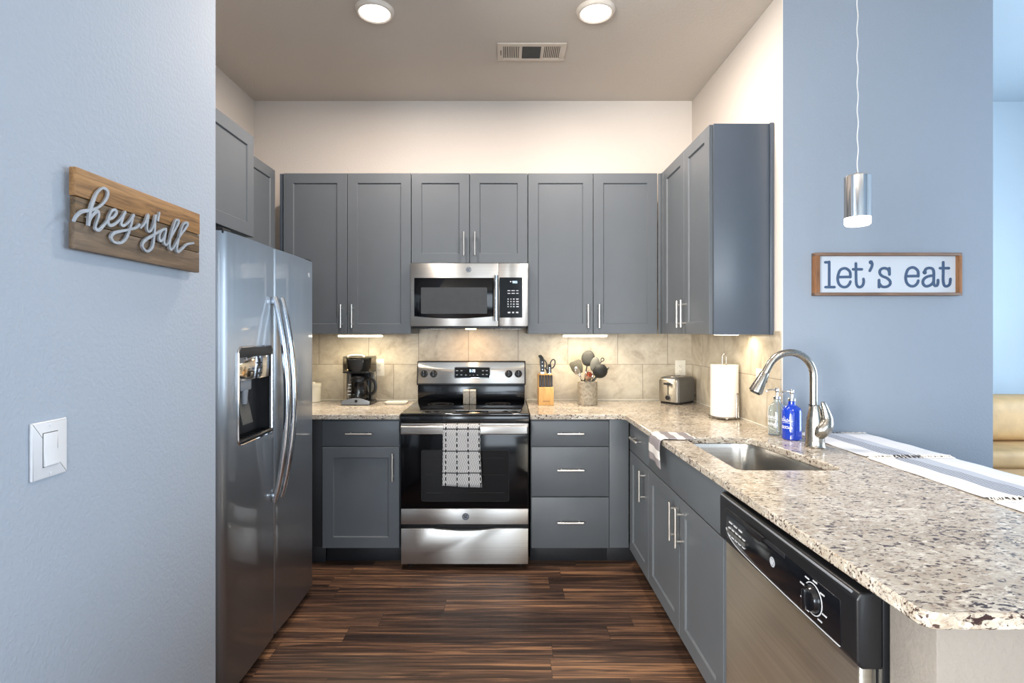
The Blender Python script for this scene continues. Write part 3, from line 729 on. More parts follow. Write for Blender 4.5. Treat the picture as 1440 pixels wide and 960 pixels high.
# ------------------------------------------------------------------ microwave
def microwave():
    x0, x1, yf, z0, z1 = -.614, .146, 3.435, 1.432, 1.845
    t = thing('microwave', 'stainless over the range microwave with black glass door', 'microwave', ((x0+x1)/2, 3.63, z0), 0, None, True)
    link('body', B().box(x0+.002, yf+.03, z0+.004, x1-.002, BACK-.012, z1-.001, .003), M['black_matt'], t)
    q = lambda px_, py_: ((px_-VX)*yf/FPX, EYE-(py_-VY)*yf/FPX)
    xs = q(701, 400)[0]
    dr = link('door', B().box(x0, yf, z0+.006, xs, yf+.029, z1-.001, .004), M['steel_h'], t)
    cp = link('control_side', B().box(xs+.002, yf, z0+.006, x1, yf+.029, z1-.001, .004), M['steel_h'], t)
    a, zt = q(582.5, 390.5); c, zb = q(694.5, 446)
    P = [(a, zt), (c, zt), (c, zb+.006)]+[(c+(a-c)*i/10, zb+.006-.014*math.sin(i/10*PI)) for i in range(1, 10)]+[(a, zb+.006)]
    gl = link('door_glass', B().prism(P, yf-.0015, yf+.002, 'y', .0008), M['oven_glass'], dr)
    a, zt = q(592, 404); c, zb = q(685, 441)
    link('view_window', B().prism(rrect(a, zb, c, zt, .006), yf-.0022, yf-.001, 'y'), M['window_glass'], dr)
    hx = q(698, 400)[0]; h0 = q(0, 452)[1]; h1 = q(0, 387)[1]
    h = B().tube([(hx, yf-.040, h0+.004), (hx, yf-.043, (h0+h1)/2), (hx, yf-.040, h1-.004)], .0115, 14, flat=.75, up=(0, 1, 0))
    for z in (h0+.018, h1-.018): h.box(hx-.009, yf-.036, z-.010, hx+.009, yf+.001, z+.010, .003)
    link('handle', h, M['fridge_handle'], dr)
    a, zt = q(702.5, 390); c, zb = q(734.5, 446.5)
    pn = link('keypad', B().prism(rrect(a, zb, c, zt, .003), yf-.0015, yf+.002, 'y'), M['oven_glass'], cp)
    k = 9.6; b = B()
    def mk(u, v, w_, h_=4): 
        X, Z = q(695+u/k, 365+v/k); s = yf/FPX/k
        b.box(X-w_/2*s, yf-.0021, Z-h_*s, X+w_/2*s, yf-.0012, Z+h_*s)
    def flush(nm):
        link(nm, b, M['mark'], cp); return B()
    for v in (418, 455):
        for u, w_ in ((198, 36), (256, 46), (312, 30)): mk(u, v, w_, 5)
    b = flush('mode_lettering')
    for v in (532, 566, 600, 634):
        for u, w_ in ((187, 14), (226, 14), (265, 20), (313, 34)): mk(u, v, w_, 7)
    b = flush('number_lettering')
    for u, w_ in ((200, 36), (255, 28), (310, 32)): mk(u, 713, w_, 10)
    b = flush('start_lettering')
    mk(222, 296, 18, 7)
    link('display_lettering', b, M['mark'], cp)
    b = B(); X, Z = q(695+248/k, 365+318/k); seg7(b, '9:03', X, Z, .0068, .0145, yf-.0024, yf-.0012, .002)
    link('clock_digits', b, M['digits'], cp)
    X, Z = q(659, 379); badge(dr, (X, yf, Z), (0, -1, 0), .0175, 'utensil_dark')
    u = link('underside', B().box(x0+.01, yf+.02, z0-.008, x1-.01, BACK-.05, z0+.005, .002), M['black'], t)
    link('grease_filter', B().box(x0+.04, yf+.04, z0-.013, -.39, yf+.2, z0-.007, .002).box(-.08, yf+.04, z0-.013, x1-.04, yf+.2, z0-.007, .002), M['nickel'], u)
    link('work_lamp', B().box(-.27, 3.58, z0-.013, -.20, 3.64, z0-.0075, .002), M['hood_face'], u)
    area('work_light', (-.235, 3.61, z0-.02), (-.235, 3.70, 0), .07, .05, HOOD_W, (1.0, .62, .30), parent=t)
microwave()

# ------------------------------------------------------------------ dishwasher
def dishwasher():
    y0, y1, xf = 1.092, 1.792, .72
    t = thing('dishwasher', 'stainless dishwasher with black control panel under the bar counter', 'dishwasher', (1.0, 1.44, 0), 0, None, True)
    link('tub', B().box(.775, y0+.004, .09, 1.30, y1-.004, .872, .003), M['black'], t)
    link('kick_plate', B().box(.82, y0+.004, .0, 1.28, y1-.004, .088, .003), M['black'], t)
    d = link('door_panel', B().box(.737, y0+.018, .10, .774, y1-.006, .705, .006, 3), M['steel_dw'], t)
    c = link('control_panel', B().prism([(.774, .708), (.730, .708), (xf, .722), (xf-.001, .852), (.728, .866), (.774, .868)], y0, y1, 'y', .005, 3), M['black'], t)
    link('top_trim', B().tube([(xf+.002, y0+.02, .8595), (xf+.002, y1-.01, .8595)], .0028, 8), M['grey_panel'], c)
    pl = lambda y, z, h: (xf-.0005-h, y, z)
    f = link('control_face', B().prism([(1.145, .726), (1.735, .735), (1.735, .832), (1.145, .825)], xf-.0022, xf+.002, 'x', .001), M['black_gloss'], c)
    link('latch_pocket', B().box(xf-.0032, 1.37, .818, xf-.0008, 1.735, .830, .0005), M['toe'], c)
    link('latch', B().prism([(1.47, .834), (1.60, .834), (1.575, .812), (1.495, .812)], xf-.010, xf-.001, 'x', .002), M['black'], c)
    ar = [(1.735, .765), (1.70, .742), (1.62, .730), (1.45, .7265), (1.25, .7255), (1.145, .726)]
    link('accent_line', B().ribbon(ar, .0022, .0012, .0030, pl, 5), M['mark'], c)
    kn = link('cycle_dial', B().lathe([(0, 0), (.031, 0), (.031, .004), (.026, .014), (0, .015)], (xf-.001, 1.245, .778), (-1, 0, 0), 32)
              .box(xf-.028, 1.239, .754, xf-.012, 1.251, .802, .003), M['black_gloss'], t)
    b = B().ribbon([(1.245+.036*math.cos(i/24*2*PI), .778+.036*math.sin(i/24*2*PI)) for i in range(3, 24)], .0022, .0012, .0030, pl, 0)
    for i, a in enumerate((20, 60, 100, 140, 200, 235, 300, 335)):
        a = math.radians(a); L = .016
        b.box(xf-.0034, 1.245+.048*math.cos(a)-L/2, .778+.044*math.sin(a)-.0017, xf-.0015, 1.245+.048*math.cos(a)+L/2, .778+.044*math.sin(a)+.0017)
    link('dial_lettering', b, M['mark'], c)
    k = B()
    for i in range(5): k.box(xf-.0075, 1.600+i*.025, .757, xf-.001, 1.618+i*.025, .767, .001)
    link('push_buttons', k, M['utensil_grey'], t)
    b = B()
    for i in range(5):
        b.box(xf-.0034, 1.600+i*.025, .772, xf-.0015, 1.616+i*.025, .776)
    link('button_lettering', b, M['mark'], c); b = B()
    for i in range(5): b.box(xf-.0034, 1.602+i*.025, .748, xf-.0015, 1.618+i*.025, .752)
    link('button_lettering', b, M['mark'], c); b = B()
    for i in range(3): b.box(xf-.0034, 1.62+i*.035, .790, xf-.0015, 1.642+i*.035, .7945)
    link('button_lettering', b, M['mark'], c)
    badge(t, (xf-.001, 1.435, .782), (-1, 0, 0), .0135)
dishwasher()

# ------------------------------------------------------------------ lights and vent on the ceiling
def ceiling_light(x, y, label):
    t = thing('ceiling_light', label, 'ceiling light', (x, y, CEIL), 0, 'round ceiling lights', True)
    link('trim_ring', B().lathe([(.078, -.018), (.084, -.022), (.092, -.018), (.100, -.004), (.100, -.0005), (.078, -.0005)], (x, y, CEIL), n=48), M['white_vent'], t)
    link('diffuser', B().lathe([(0, -.019), (.06, -.0185), (.0775, -.015), (.0775, -.003), (0, -.003)], (x, y, CEIL), n=48), M['lamp_face'], t)
    area('can_light', (x, y, CEIL-.028), (x, y, 0), .15, .15, CAN_W, CAN, 'DISK', t)
ceiling_light(-.675, 2.75, 'round flush ceiling light over the fridge side of the kitchen')
ceiling_light(.465, 2.75, 'round flush ceiling light nearer the blue wall and pendant')
def vent():
    x0, x1, y0, y1 = -.048, .352, 3.055, 3.255
    t = thing('air_vent', 'rectangular ceiling air vent with three slotted sections', 'air vent', ((x0+x1)/2, 3.155, CEIL), 0, None, True)
    z = CEIL
    fr = B(); fr.box(x0, y0, z-.008, x1, y0+.034, z-.0005, .003).box(x0, y1-.034, z-.008, x1, y1, z-.0005, .003)
    cx = [(x0, x0+.034), (x0+.126, x0+.145), (x1-.145, x1-.126), (x1-.034, x1)]
    for a, c in cx: fr.box(a, y0+.03, z-.008, c, y1-.03, z-.0005, .0015)
    link('frame', fr, M['white_vent'], t)
    link('duct_back', B().box(x0+.03, y0+.03, z-.0022, x1-.03, y1-.03, z-.0004), M['dark_gap'], t)
    def sl(xa, xb, ang):
        b = B(); n = 8; w_ = (xb-xa)/n
        for i in range(n):
            m = Matrix.Translation((xa+w_*(i+.5), 0, z-.0050)) @ Matrix.Rotation(ang, 4, 'Y')
            b.box(-.0035, y0+.032, -.0009, .0035, y1-.032, .0009, M=m)
        return b
    link('louvers', sl(x0+.036, x0+.124, .5), M['white_vent'], t)
    link('louvers', sl(x1-.124, x1-.036, -.5), M['white_vent'], t)
    b = B()
    for i in range(10):
        m = Matrix.Translation((0, y0+.04+i*.0135, z-.0050)) @ Matrix.Rotation(-.5, 4, 'X')
        b.box(x0+.146, -.0045, -.0008, x1-.146, .0045, .0008, M=m)
    link('louvers', b, M['utensil_grey'], t)
    link('damper_lever', B().box(x0+.018, y0+.075, z-.016, x0+.022, y0+.115, z-.007, .001), M['utensil_dark'], t)
vent()
def strip(x0, x1, y, label):
    t = thing('under_cabinet_light', label, 'under cabinet light', ((x0+x1)/2, y, UZ), 0, 'under cabinet lights', True)
    link('housing', B().box(x0-.008, y-.018, UZ-.010, x1+.008, y+.022, UZ-.0015, .002), M['ivory'], t)
    link('lens', B().box(x0, y-.016, UZ-.022, x1, y+.020, UZ-.0095, .004), M['strip_face'], t)
    area('strip_light', ((x0+x1)/2, y, UZ-.027), ((x0+x1)/2, y+.10, 0), x1-x0, .03, STRIP_W, (1.0, .86, .62), parent=t)
strip(-1.115, -.825, 3.56, 'lit strip lamp below the wall cabinet over the coffee maker')
strip(.385, .675, 3.56, 'lit strip lamp below the wall cabinet over the utensil crock')
def strip_side():
    y = 2.86
    t = thing('under_cabinet_light', 'strip lamp tucked under the right wall cabinet over the paper towels', 'under cabinet light', (1.20, y, UZ), 0, 'under cabinet lights', True)
    link('housing', B().box(1.16, y-.13, UZ-.0035, 1.20, y+.13, UZ-.0015, .0005), M['ivory'], t)
    link('lens', B().box(1.164, y-.12, UZ-.0055, 1.196, y+.12, UZ-.0036, .0005), M['strip_face'], t)
    area('strip_light', (1.18, y, UZ-.010), (1.20, y, 0), .03, .24, STRIP_W*.4, (1.0, .86, .62), parent=t)
strip_side()

# ------------------------------------------------------------------ pendant
def pendant():
    Y = 1.75; x = (1206-VX)*Y/FPX; z1 = EYE-(247-VY)*Y/FPX; z0 = EYE-(317-VY)*Y/FPX; r = .0385
    t = thing('pendant_lamp', 'slim chrome cylinder pendant lamp hanging over the bar', 'pendant lamp', (x, Y, z0), 0, None, True)
    link('shade', B().lathe([(r-.003, z0+.028), (r, z0+.026), (r, z1-.004), (r-.004, z1), (.006, z1), (.005, z1+.012), (0, z1+.012)], (x, Y, 0), n=40), M['chrome'], t)
    link('diffuser', B().lathe([(0, z0), (r-.006, z0), (r-.001, z0+.005), (r-.001, z0+.0255), (0, z0+.0255)], (x, Y, 0), n=40), M['pend_face'], t)
    pts = [(x+.0012*math.cos(i*.9)+.0004*math.sin(i*.13), Y+.0022*math.sin(i*.9), z1+.010+(CEIL-.02-z1)*i/90) for i in range(91)]
    link('cord', B().tube(pts, .0018, 8), M['cord_clear'], t)
    link('ceiling_cup', B().lathe([(0, -.025), (.05, -.024), (.058, -.006), (.058, -.0005), (0, -.0005)], (x, Y, CEIL)), M['chrome'], t)
    area('pendant_light', (x, Y, z0-.006), (x, Y, 0), .05, .05, PEND_W, CAN, 'DISK', t)
pendant()

# ------------------------------------------------------------------ signs, switch, outlets
def eat_sign():
    yw = PIER; dp = .036; yf = yw-dp
    q = lambda u, v, Y=yw-.012: ((1140+u/6.4-VX)*Y/FPX, EYE-(345+v/6.4-VY)*Y/FPX)
    X0, Z1 = q(45, 64, yf); X1, Z0 = q(1366, 450, yf)
    t = thing('wall_sign', "framed white sign reading let's eat on the blue wall", 'wall sign', ((X0+X1)/2, yw, Z0), 0, None, True)
    link('board', B().box(X0+.004, yw-.013, Z0+.004, X1-.004, yw-.002, Z1-.004), M['sign_white'], t)
    fw = .014
    link('frame', B().box(X0, yf, Z1-fw, X1, yw-.001, Z1, .001).box(X0, yf, Z0, X1, yw-.001, Z0+fw, .001), M['frame_wood'], t)
    link('frame_side', B().box(X0, yf, Z0+fw+.0002, X0+.022, yw-.001, Z1-fw-.0002, .001), M['frame_wood_v'], t)
    link('frame_side', B().box(X1-fw, yf, Z0+fw+.0002, X1, yw-.001, Z1-fw-.0002, .001), M['frame_wood_v'], t)
    E = [(355, 285), (352, 240), (325, 212), (295, 207), (262, 225), (245, 270), (242, 310), (255, 350), (285, 373), (320, 372), (345, 350), (355, 325)]
    st = [[(130, 152), (165, 152)], [(165, 148), (165, 375)], [(132, 375), (212, 375)],
          [(248, 285), (355, 283)], E,
          [(405, 162), (406, 250), (408, 330), (418, 366), (442, 375), (465, 360), (475, 330), (473, 302)], [(380, 215), (458, 215)],
          [(540, 148), (552, 165), (546, 195), (530, 228)],
          [(706, 205), (707, 262)], [(705, 238), (690, 213), (655, 205), (625, 220), (620, 250), (640, 275), (685, 295), (712, 322), (710, 352), (680, 372), (640, 370), (617, 345)], [(613, 312), (613, 375)],
          [(861, 277), (965, 275)], [(a+611, c-8) for a, c in E],
          [(1022, 242), (1035, 213), (1065, 203), (1095, 212), (1105, 240), (1105, 300), (1105, 340), (1115, 362), (1135, 360), (1143, 335), (1143, 312)],
          [(1105, 270), (1050, 280), (1015, 305), (1008, 340), (1030, 366), (1065, 362), (1095, 340), (1105, 315)],
          [(1190, 152), (1190, 240), (1190, 320), (1200, 360), (1225, 367), (1248, 348), (1255, 302)], [(1162, 205), (1240, 205)]]
    b = B(); k = 6.4
    sc = (yw-.012)/FPX/6.4
    pl = lambda a, c, h: (a, yw-.013-h, c)
    for s in st:
        if s[0] == (861, 277): link('lettering', b, M['sign_blue'], t); b = B()
        b.ribbon([q(*p) for p in s], 24*sc, -.0005, .0012+.00005*st.index(s), pl, 0 if len(s) == 2 else 6, rise=.0001)
    X, Z = q(540, 152); d_ = B().cyl((X, yw-.0125, Z), (X, yw-.0142, Z), 19*sc, n=20); link('lettering', d_, M['sign_blue'], t)
    X, Z = q(1024, 243); b.cyl((X, yw-.0125, Z), (X, yw-.0142, Z), 19*sc, n=20)
    link('lettering', b, M['sign_blue'], t)
eat_sign()
def hey_sign():
    xw = FLW; xs = xw+.024
    def q(u, v, X=xw+.030):
        p, r = 75+u/6, 225+v/6
        Y = X*FPX/(p-VX); return (Y, EYE-(r-VY)*Y/FPX)
    y0, y1 = 1.118, 1.572
    zt, zb = 1.748, 1.578
    t = thing('wall_sign', "rustic wooden plank sign reading hey y'all on the pale grey wall", 'wall sign', (xw, 1.345, zb), 0, None, True)
    zs = [zt, zt-.062, zt-.115, zb-.004]
    for i, m in enumerate(('plank_gold', 'plank_brown', 'plank_grey')):
        link('plank', B().box(xw+.010, y0+(.0, .002, -.001)[i], zs[i+1]+.0012, xs+(.001, -.001, 0)[i], y1+(0, .001, -.001)[i], zs[i]-.0004, .0015), M[m], t)
    link('back_cleat', B().box(xw+.0005, y0+.03, zb+.02, xw+.0102, y0+.06, zt-.02).box(xw+.0005, y1-.06, zb+.02, xw+.0102, y1-.03, zt-.02), M['plank_brown'], t)
    st = [[(172, 512), (195, 470), (235, 435), (290, 425), (350, 410), (410, 370), (445, 320), (455, 270), (430, 240), (400, 240), (360, 280), (330, 350), (305, 430), (292, 545)],
          [(294, 545), (310, 490), (345, 445), (372, 432), (378, 470), (355, 540), (352, 578), (378, 590), (410, 560), (440, 525), (460, 502), (500, 480), (525, 445), (517, 420), (490, 425), (465, 470), (455, 525), (472, 550), (510, 540), (545, 510), (580, 470), (598, 440)],
          [(598, 440), (580, 490), (566, 535), (582, 553), (615, 535), (650, 495), (670, 465)],
          [(670, 465), (655, 530), (630, 610), (600, 670), (555, 700), (505, 690), (482, 650), (505, 615), (560, 600), (640, 585), (690, 570), (716, 545)],
          [(732, 570), (765, 530), (795, 462), (785, 530), (785, 588), (805, 603), (835, 560), (850, 500), (856, 468)],
          [(854, 480), (850, 580), (840, 680), (825, 740), (785, 770), (750, 740), (748, 700), (780, 665), (840, 630), (900, 595), (940, 580)],
          [(888, 445), (873, 508)],
          [(945, 580), (910, 590), (888, 635), (892, 680), (915, 670), (935, 620), (944, 585), (930, 660), (928, 700), (945, 715), (965, 690), (1000, 620), (1040, 545), (1050, 510), (1025, 510), (1005, 560), (980, 650), (972, 730), (985, 755), (1010, 730), (1060, 640), (1110, 570), (1125, 535), (1100, 530), (1075, 570), (1045, 680), (1032, 750), (1045, 773), (1085, 740), (1120, 710), (1172, 700)]]
    b = B(); pl = lambda a, c, h: (xs+h, a, c)
    for i, s in enumerate(st): b.ribbon([q(*p) for p in s], [.0052, .0074, len(s)/5], .004, .0078+.0002*i, pl, 7, rise=.0012)
    for u, v in ((300, 480), (555, 690), (790, 765), (620, 590), (1040, 740)):
        Y, Z = q(u, v); b.cyl((xs-.001, Y, Z), (xs+.006, Y, Z), .0022, n=8)
    link('lettering', b, M['galv'], t)
hey_sign()
def switch():
    x = FLW; Y = lambda p: FLW*FPX/(p-VX)
    y0, y1, z0, z1 = Y(40), Y(90.5), 1.105, 1.232
    z0 = EYE-(670.5-VY)*((y0+y1)/2)/FPX; z1 = EYE-(591-VY)*((y0+y1)/2)/FPX
    yc, zc = (y0+y1)/2, (z0+z1)/2
    t = thing('light_switch', 'white rocker light switch on the pale grey wall below the plank sign', 'light switch', (x, yc, z0), 0, None, True)
    link('cover_plate', B().prism(rrect(y0, z0, y1, z1, .002), x+.0003, x+.0065, 'x', .0028, 3), M['white_plastic'], t)
    rk = B().prism([(x+.004, zc-.033), (x+.0115, zc-.033), (x+.0125, zc-.031), (x+.0075, zc+.001), (x+.0085, zc+.033), (x+.004, zc+.033)], yc-.0165, yc+.0165, 'y', .0006)
    link('rocker', rk, M['white_plastic'], t)
    link('rocker_gap', B().box(x+.006, yc-.018, zc-.0345, x+.0068, yc+.018, zc+.0345), M['utensil_grey'], t)
    for s in (-1, 1):
        link('screw', B().lathe([(0, 0), (.0032, 0), (.003, .0012), (0, .0016)], (x+.0062, yc, zc+s*.0485), (1, 0, 0), 14).box(x+.0074, yc-.0025, zc+s*.0485-.0004, x+.0080, yc+.0025, zc+s*.0485+.0004), M['white_plastic'], t)
switch()
def outlet(c, nrm, label, deco=True, wd=.074, ht=.120):
    """duplex socket plate, face along nrm"""
    rz = math.atan2(nrm[0], -nrm[1])
    t = thing('power_outlet', label, 'power outlet', c, rz, 'backsplash power outlets')
    link('cover_plate', B().prism(rrect(-wd/2, -ht/2, wd/2, ht/2, .003), -.0062, -.0003, 'y', .0022), M['ivory'], t)
    link('socket_face', B().prism(rrect(-.0165, -.034, .0165, .034, .003), -.0085, -.005, 'y', .001), M['ivory'], t)
    k = B()
    for s in (-1, 1):
        k.box(-.0075, -.0088, s*.018-.004, -.0052, -.0080, s*.018+.005).box(.0052, -.0088, s*.018-.003, .0072, -.0080, s*.018+.004).cyl((0, -.0088, s*.018-.009), (0, -.008, s*.018-.009), .0022, n=10)
    link('socket_slots', k, M['black'], t)
    for s in (-1, 1): link('screw', B().lathe([(0, 0), (.003, 0), (0, .0012)], (0, -.006, s*.048), (0, -1, 0), 12), M['ivory'], t)
    return t
yw = BACK-TB
outlet((-.905, yw, 1.148), (0, -1), 'ivory power outlet on the tiles behind the coffee maker')
outlet((1.252, yw, 1.140), (0, -1), 'ivory power outlet on the tiles behind the toaster')
outlet((RIGHT-TB, 2.79, 1.150), (-1, 0), 'ivory power outlet on the side wall tiles between paper towels and soap')

# ------------------------------------------------------------------ things on the left counter and cooktop
def canister():
    x, y = -1.345, 3.735
    t = thing('canister', 'cream lidded canister half hidden behind the refrigerator', 'canister', (x, y, CZ1), 0, None, True)
    link('jar', B().lathe([(0, 0), (.046, 0), (.05, .004), (.05, .108), (0, .108)], (x, y, CZ1+.0005)), M['ceramic'], t)
    link('lid', B().lathe([(0, .109), (.053, .109), (.054, .113), (.053, .126), (.048, .130), (.012, .131), (.012, .142), (0, .144)], (x, y, CZ1+.0005)), M['ceramic'], t)
canister()
def coffee_maker():
    x, y, z = -.998, 3.63, CZ1+.0005
    t = thing('coffee_maker', 'black drip coffee maker with glass carafe on the left counter', 'coffee maker', (x, y, z))
    w2 = .098
    link('base', B().prism(rrect(-w2, -.085, w2, .115, .03), 0, .022, 'z', .004), M['black'], t)
    # curved front panel of the base
    P = [(-w2+.004, .004), (w2-.004, .004), (w2-.004, .026)]+[(w2-.004-(2*w2-.008)*i/10, .026+.022*math.sin(i/10*PI)) for i in range(1, 10)]+[(-w2+.004, .026)]
    fp = link('front_panel', B().prism(P, -.092, -.078, 'y', .003), M['grey_panel'], t)
    link('power_button', B().lathe([(0, 0), (.010, 0), (.0095, .004), (0, .005)], (.006, -.092, .029), (0, -1, 0), 20), M['black'], fp)
    link('back_column', B().prism(rrect(-w2+.031, .060, w2-.031, .115, .02), .02, .2115, 'z', .004), M['black'], t)
    for sx in (-1, 1):
        link('side_tank', B().box(sx*(w2-.016)-.014, .035, .022, sx*(w2-.016)+.014, .114, .213, .006), M['grey_smoke'], t)
    link('warming_plate', B().cyl((0, -.015, .022), (0, -.015, .030), .072), M['black_matt'], t)
    link('water_tank', B().prism(rrect(-w2, -.070, w2, .117, .034, 8), .222, .314, 'z', .005), M['smoke'], t)
    link('brew_basket', B().lathe([(0, .0), (.060, 0), (.073, .03), (.078, .088), (0, .088)], (0, -.010, .217), n=40), M['black_matt'], t)
    link('rim', B().prism(rrect(-w2-.001, -.071, w2+.001, .118, .035, 8), .212, .2225, 'z', .002), M['black'], t)
    lid = link('lid', B().prism(rrect(-w2, -.069, w2, .117, .034, 8), .3145, .322, 'z', .003), M['smoke'], t)
    link('lid_grip', B().tube([(-.055, -.066, .321), (-.04, -.070, .331), (0, -.072, .334), (.04, -.070, .331), (.055, -.066, .321)], .005, 8), M['ivory'], t)
    # carafe
    c = link('carafe', B().lathe([(0, .031), (.060, .031), (.071, .042), (.075, .075), (.070, .115), (.056, .150), (.050, .165), (.052, .178), (.049, .178), (.047, .165), (.053, .149), (.067, .114), (.072, .075), (.068, .043), (.058, .034), (0, .034)], (0, -.015, 0), n=40), M['carafe'], t)
    link('carafe_lid', B().lathe([(0, .178), (.054, .178), (.055, .184), (.045, .194), (.012, .198), (0, .199)], (0, -.015, 0)), M['black'], c)
    link('carafe_band', B().lathe([(.053, .156), (.0575, .156), (.0555, .168), (.0545, .172), (.051, .170)], (0, -.015, 0)), M['black'], c)
    link('carafe_handle', B().tube(spline([(.050, -.035, .168), (.085, -.050, .178), (.118, -.058, .160), (.128, -.060, .120), (.118, -.058, .085), (.092, -.050, .070), (.072, -.040, .075)], 5), .0085, 12, flat=1.35, up=(0, 0, 1)), M['black'], c)
    k = B()
    for i in range(4): k.box(-.052, -.0885+.004*i, .070+.022*i, -.030, -.087+.004*i, .074+.022*i)
    link('cup_marking', k, M['mark'], c)
    cu = bpy.data.curves.new('t', 'FONT'); cu.body = 'MR.COFFEE'; cu.size = .0145; cu.extrude = .0006; cu.align_x = 'CENTER'
    to = bpy.data.objects.new('t', cu); COL.objects.link(to); bpy.context.view_layer.update()
    me = bpy.data.meshes.new_from_object(to.evaluated_get(bpy.context.evaluated_depsgraph_get())); bpy.data.objects.remove(to)
    me.transform(Matrix.Translation((.012, -.0885, .287)) @ Matrix.Rotation(PI/2, 4, 'X'))
    bm = bmesh.new(); bm.from_mesh(me); bpy.data.meshes.remove(me)
    bmesh.ops.translate(bm, vec=(0, .017, 0), verts=bm.verts)
    link('brand_lettering', bm, M['mark'], t)
coffee_maker()
def spoon_rest():
    x, y = -.742, 3.63
    P = rrect(-.076, -.05, .076, .05, .022, 6)
    b = bmesh.new(); rings = []
    for s, z in ((.80, 0), (.9, .001), (1.0, .013), (1.0, .0155), (.96, .0158), (.86, .007), (.5, .006)):
        rings.append([b.verts.new((a*s, c*s, z)) for a, c in P])
    for A, C in zip(rings, rings[1:]):
        for i in range(len(P)): b.faces.new((A[i], A[(i+1) % len(P)], C[(i+1) % len(P)], C[i]))
    b.faces.new(rings[0][::-1]); b.faces.new(rings[-1]); bmesh.ops.recalc_face_normals(b, faces=b.faces)
    q = B(); q._add(b)
    solo('spoon_rest', q, M['ceramic'], 'flat cream ceramic dish on the counter left of the range', 'dish', (x, y, CZ1+.0005), local=True)
spoon_rest()
def shaker_pot(x, label):
    y, z = 3.565, .9225
    t = thing('spice_shaker', label, 'shaker', (x, y, z), 0, 'salt and pepper pair')
    link('pot', B().prism(rrect(-.0205, -.0205, .0205, .0205, .006), 0, .083, 'z', .002), M['stone_light'], t)
    link('cap', B().prism(rrect(-.0205, -.0205, .0205, .0205, .006), .0832, .094, 'z', .003), M['ceramic'], t)
    return t
shaker_pot(-.262, 'left stone shaker of the pair standing on the cooktop'); shaker_pot(-.2185, 'right stone shaker of the pair standing on the cooktop')

def cloth_mat(name, kind):
    t = NT(name)
    uv = t.n('ShaderNodeUVMap'); s = t.n('ShaderNodeSeparateXYZ'); t.l(uv.outputs[0], s.inputs[0]); u, v = s.outputs[0], s.outputs[1]
    fine = t.noise(uv.outputs[0], 160, 2)
    def stripes(c, n, width, off=0.0):
        f = t.math('FRACT', t.math('ADD', t.math('MULTIPLY', c, n), off)); return t.math('LESS_THAN', f, width)
    if kind == 'check':
        base = t.ramp(t.math('FRACT', t.math('ADD', t.math('MULTIPLY', u, 22), t.math('MULTIPLY', t.math('PINGPONG', t.math('MULTIPLY', v, 30), 1), 1))), [(.42, srgb(226, 224, 222)), (.58, srgb(140, 138, 138))])
        ch = t.n('ShaderNodeTexChecker'); ch.inputs['Scale'].default_value = 1
        cb = t.n('ShaderNodeCombineXYZ'); t.l(t.math('MULTIPLY', u, 1.0), cb.inputs[0]); t.l(t.math('MULTIPLY', v, 40.0), cb.inputs[1]); t.l(cb.outputs[0], ch.inputs[0])
        lu = stripes(u, 3.35, .10, .78); lv = stripes(v, 5.1, .055, .42)
        dash = t.math('MULTIPLY', lu, t.math('LESS_THAN', t.math('FRACT', t.math('MULTIPLY', v, 20)), .62))
        base = t.mix(t.math('MULTIPLY', lv, .85), base, srgb(30, 32, 38)); base = t.mix(dash, base, srgb(24, 26, 32))
        t.base(base)
    elif kind == 'stripe':
        t.base(t.mix(stripes(v, 3.6, .52, .06), srgb(212, 208, 204), srgb(138, 133, 135)))
    else:
        # woven placemat: broad blue grey band with fine dark lines
        band = t.math('MULTIPLY', t.math('GREATER_THAN', u, .30), t.math('LESS_THAN', u, .66))
        base = t.mix(t.math('MULTIPLY', band, .72), srgb(214, 217, 222), srgb(160, 172, 190))
        ln = t.math('MULTIPLY', stripes(u, 26, .34), t.math('MULTIPLY', t.math('GREATER_THAN', u, .28), t.math('LESS_THAN', u, .64)))
        part = t.math('LESS_THAN', t.math('ADD', u, t.math('MULTIPLY', v, .12)), .58)
        base = t.mix(t.math('MULTIPLY', t.math('MULTIPLY', ln, part), .95), base, srgb(52, 58, 74)); t.base(base)
    t.set(Roughness=.95); t.p.inputs['Specular IOR Level'].default_value = .1
    t.bump(fine, .25, .0015)
    return t.m
def uvgrid(name, fn, nu, nv, m, thick=.003):
    """cloth sheet with its own uv layout"""
    bm = bmesh.new(); ul = bm.loops.layers.uv.new('UVMap')
    V = [[bm.verts.new(fn(i/(nu-1), j/(nv-1))) for j in range(nv)] for i in range(nu)]
    for i in range(nu-1):
        for j in range(nv-1):
            f = bm.faces.new((V[i][j], V[i+1][j], V[i+1][j+1], V[i][j+1]))
            for l, (a, c) in zip(f.loops, ((i, j), (i+1, j), (i+1, j+1), (i, j+1))): l[ul].uv = (a/(nu-1), c/(nv-1))
    bmesh.ops.recalc_face_normals(bm, faces=bm.faces)
    return bm
def sheet(o, thick, sub=1):
    m = o.modifiers.new('cloth', 'SOLIDIFY'); m.thickness = thick; m.offset = 0
    if sub: q = o.modifiers.new('soft', 'SUBSURF'); q.levels = sub; q.render_levels = sub
M['check'] = cloth_mat('windowpane_check_cloth', 'check'); M['stripe'] = cloth_mat('striped_cloth', 'stripe'); M['placemat'] = cloth_mat('woven_placemat_cloth', 'mat')
def arc_path(pts, s):
    """point at arc fraction s on a 2-D polyline"""
    L = [0]
    for a, c in zip(pts, pts[1:]): L.append(L[-1]+(Vector(c)-Vector(a)).length)
    t = s*L[-1]
    for i in range(len(pts)-1):
        if t <= L[i+1]+1e-9:
            k = (t-L[i])/max(1e-9, L[i+1]-L[i]); return Vector(pts[i]).lerp(Vector(pts[i+1]), k)
    return Vector(pts[-1])
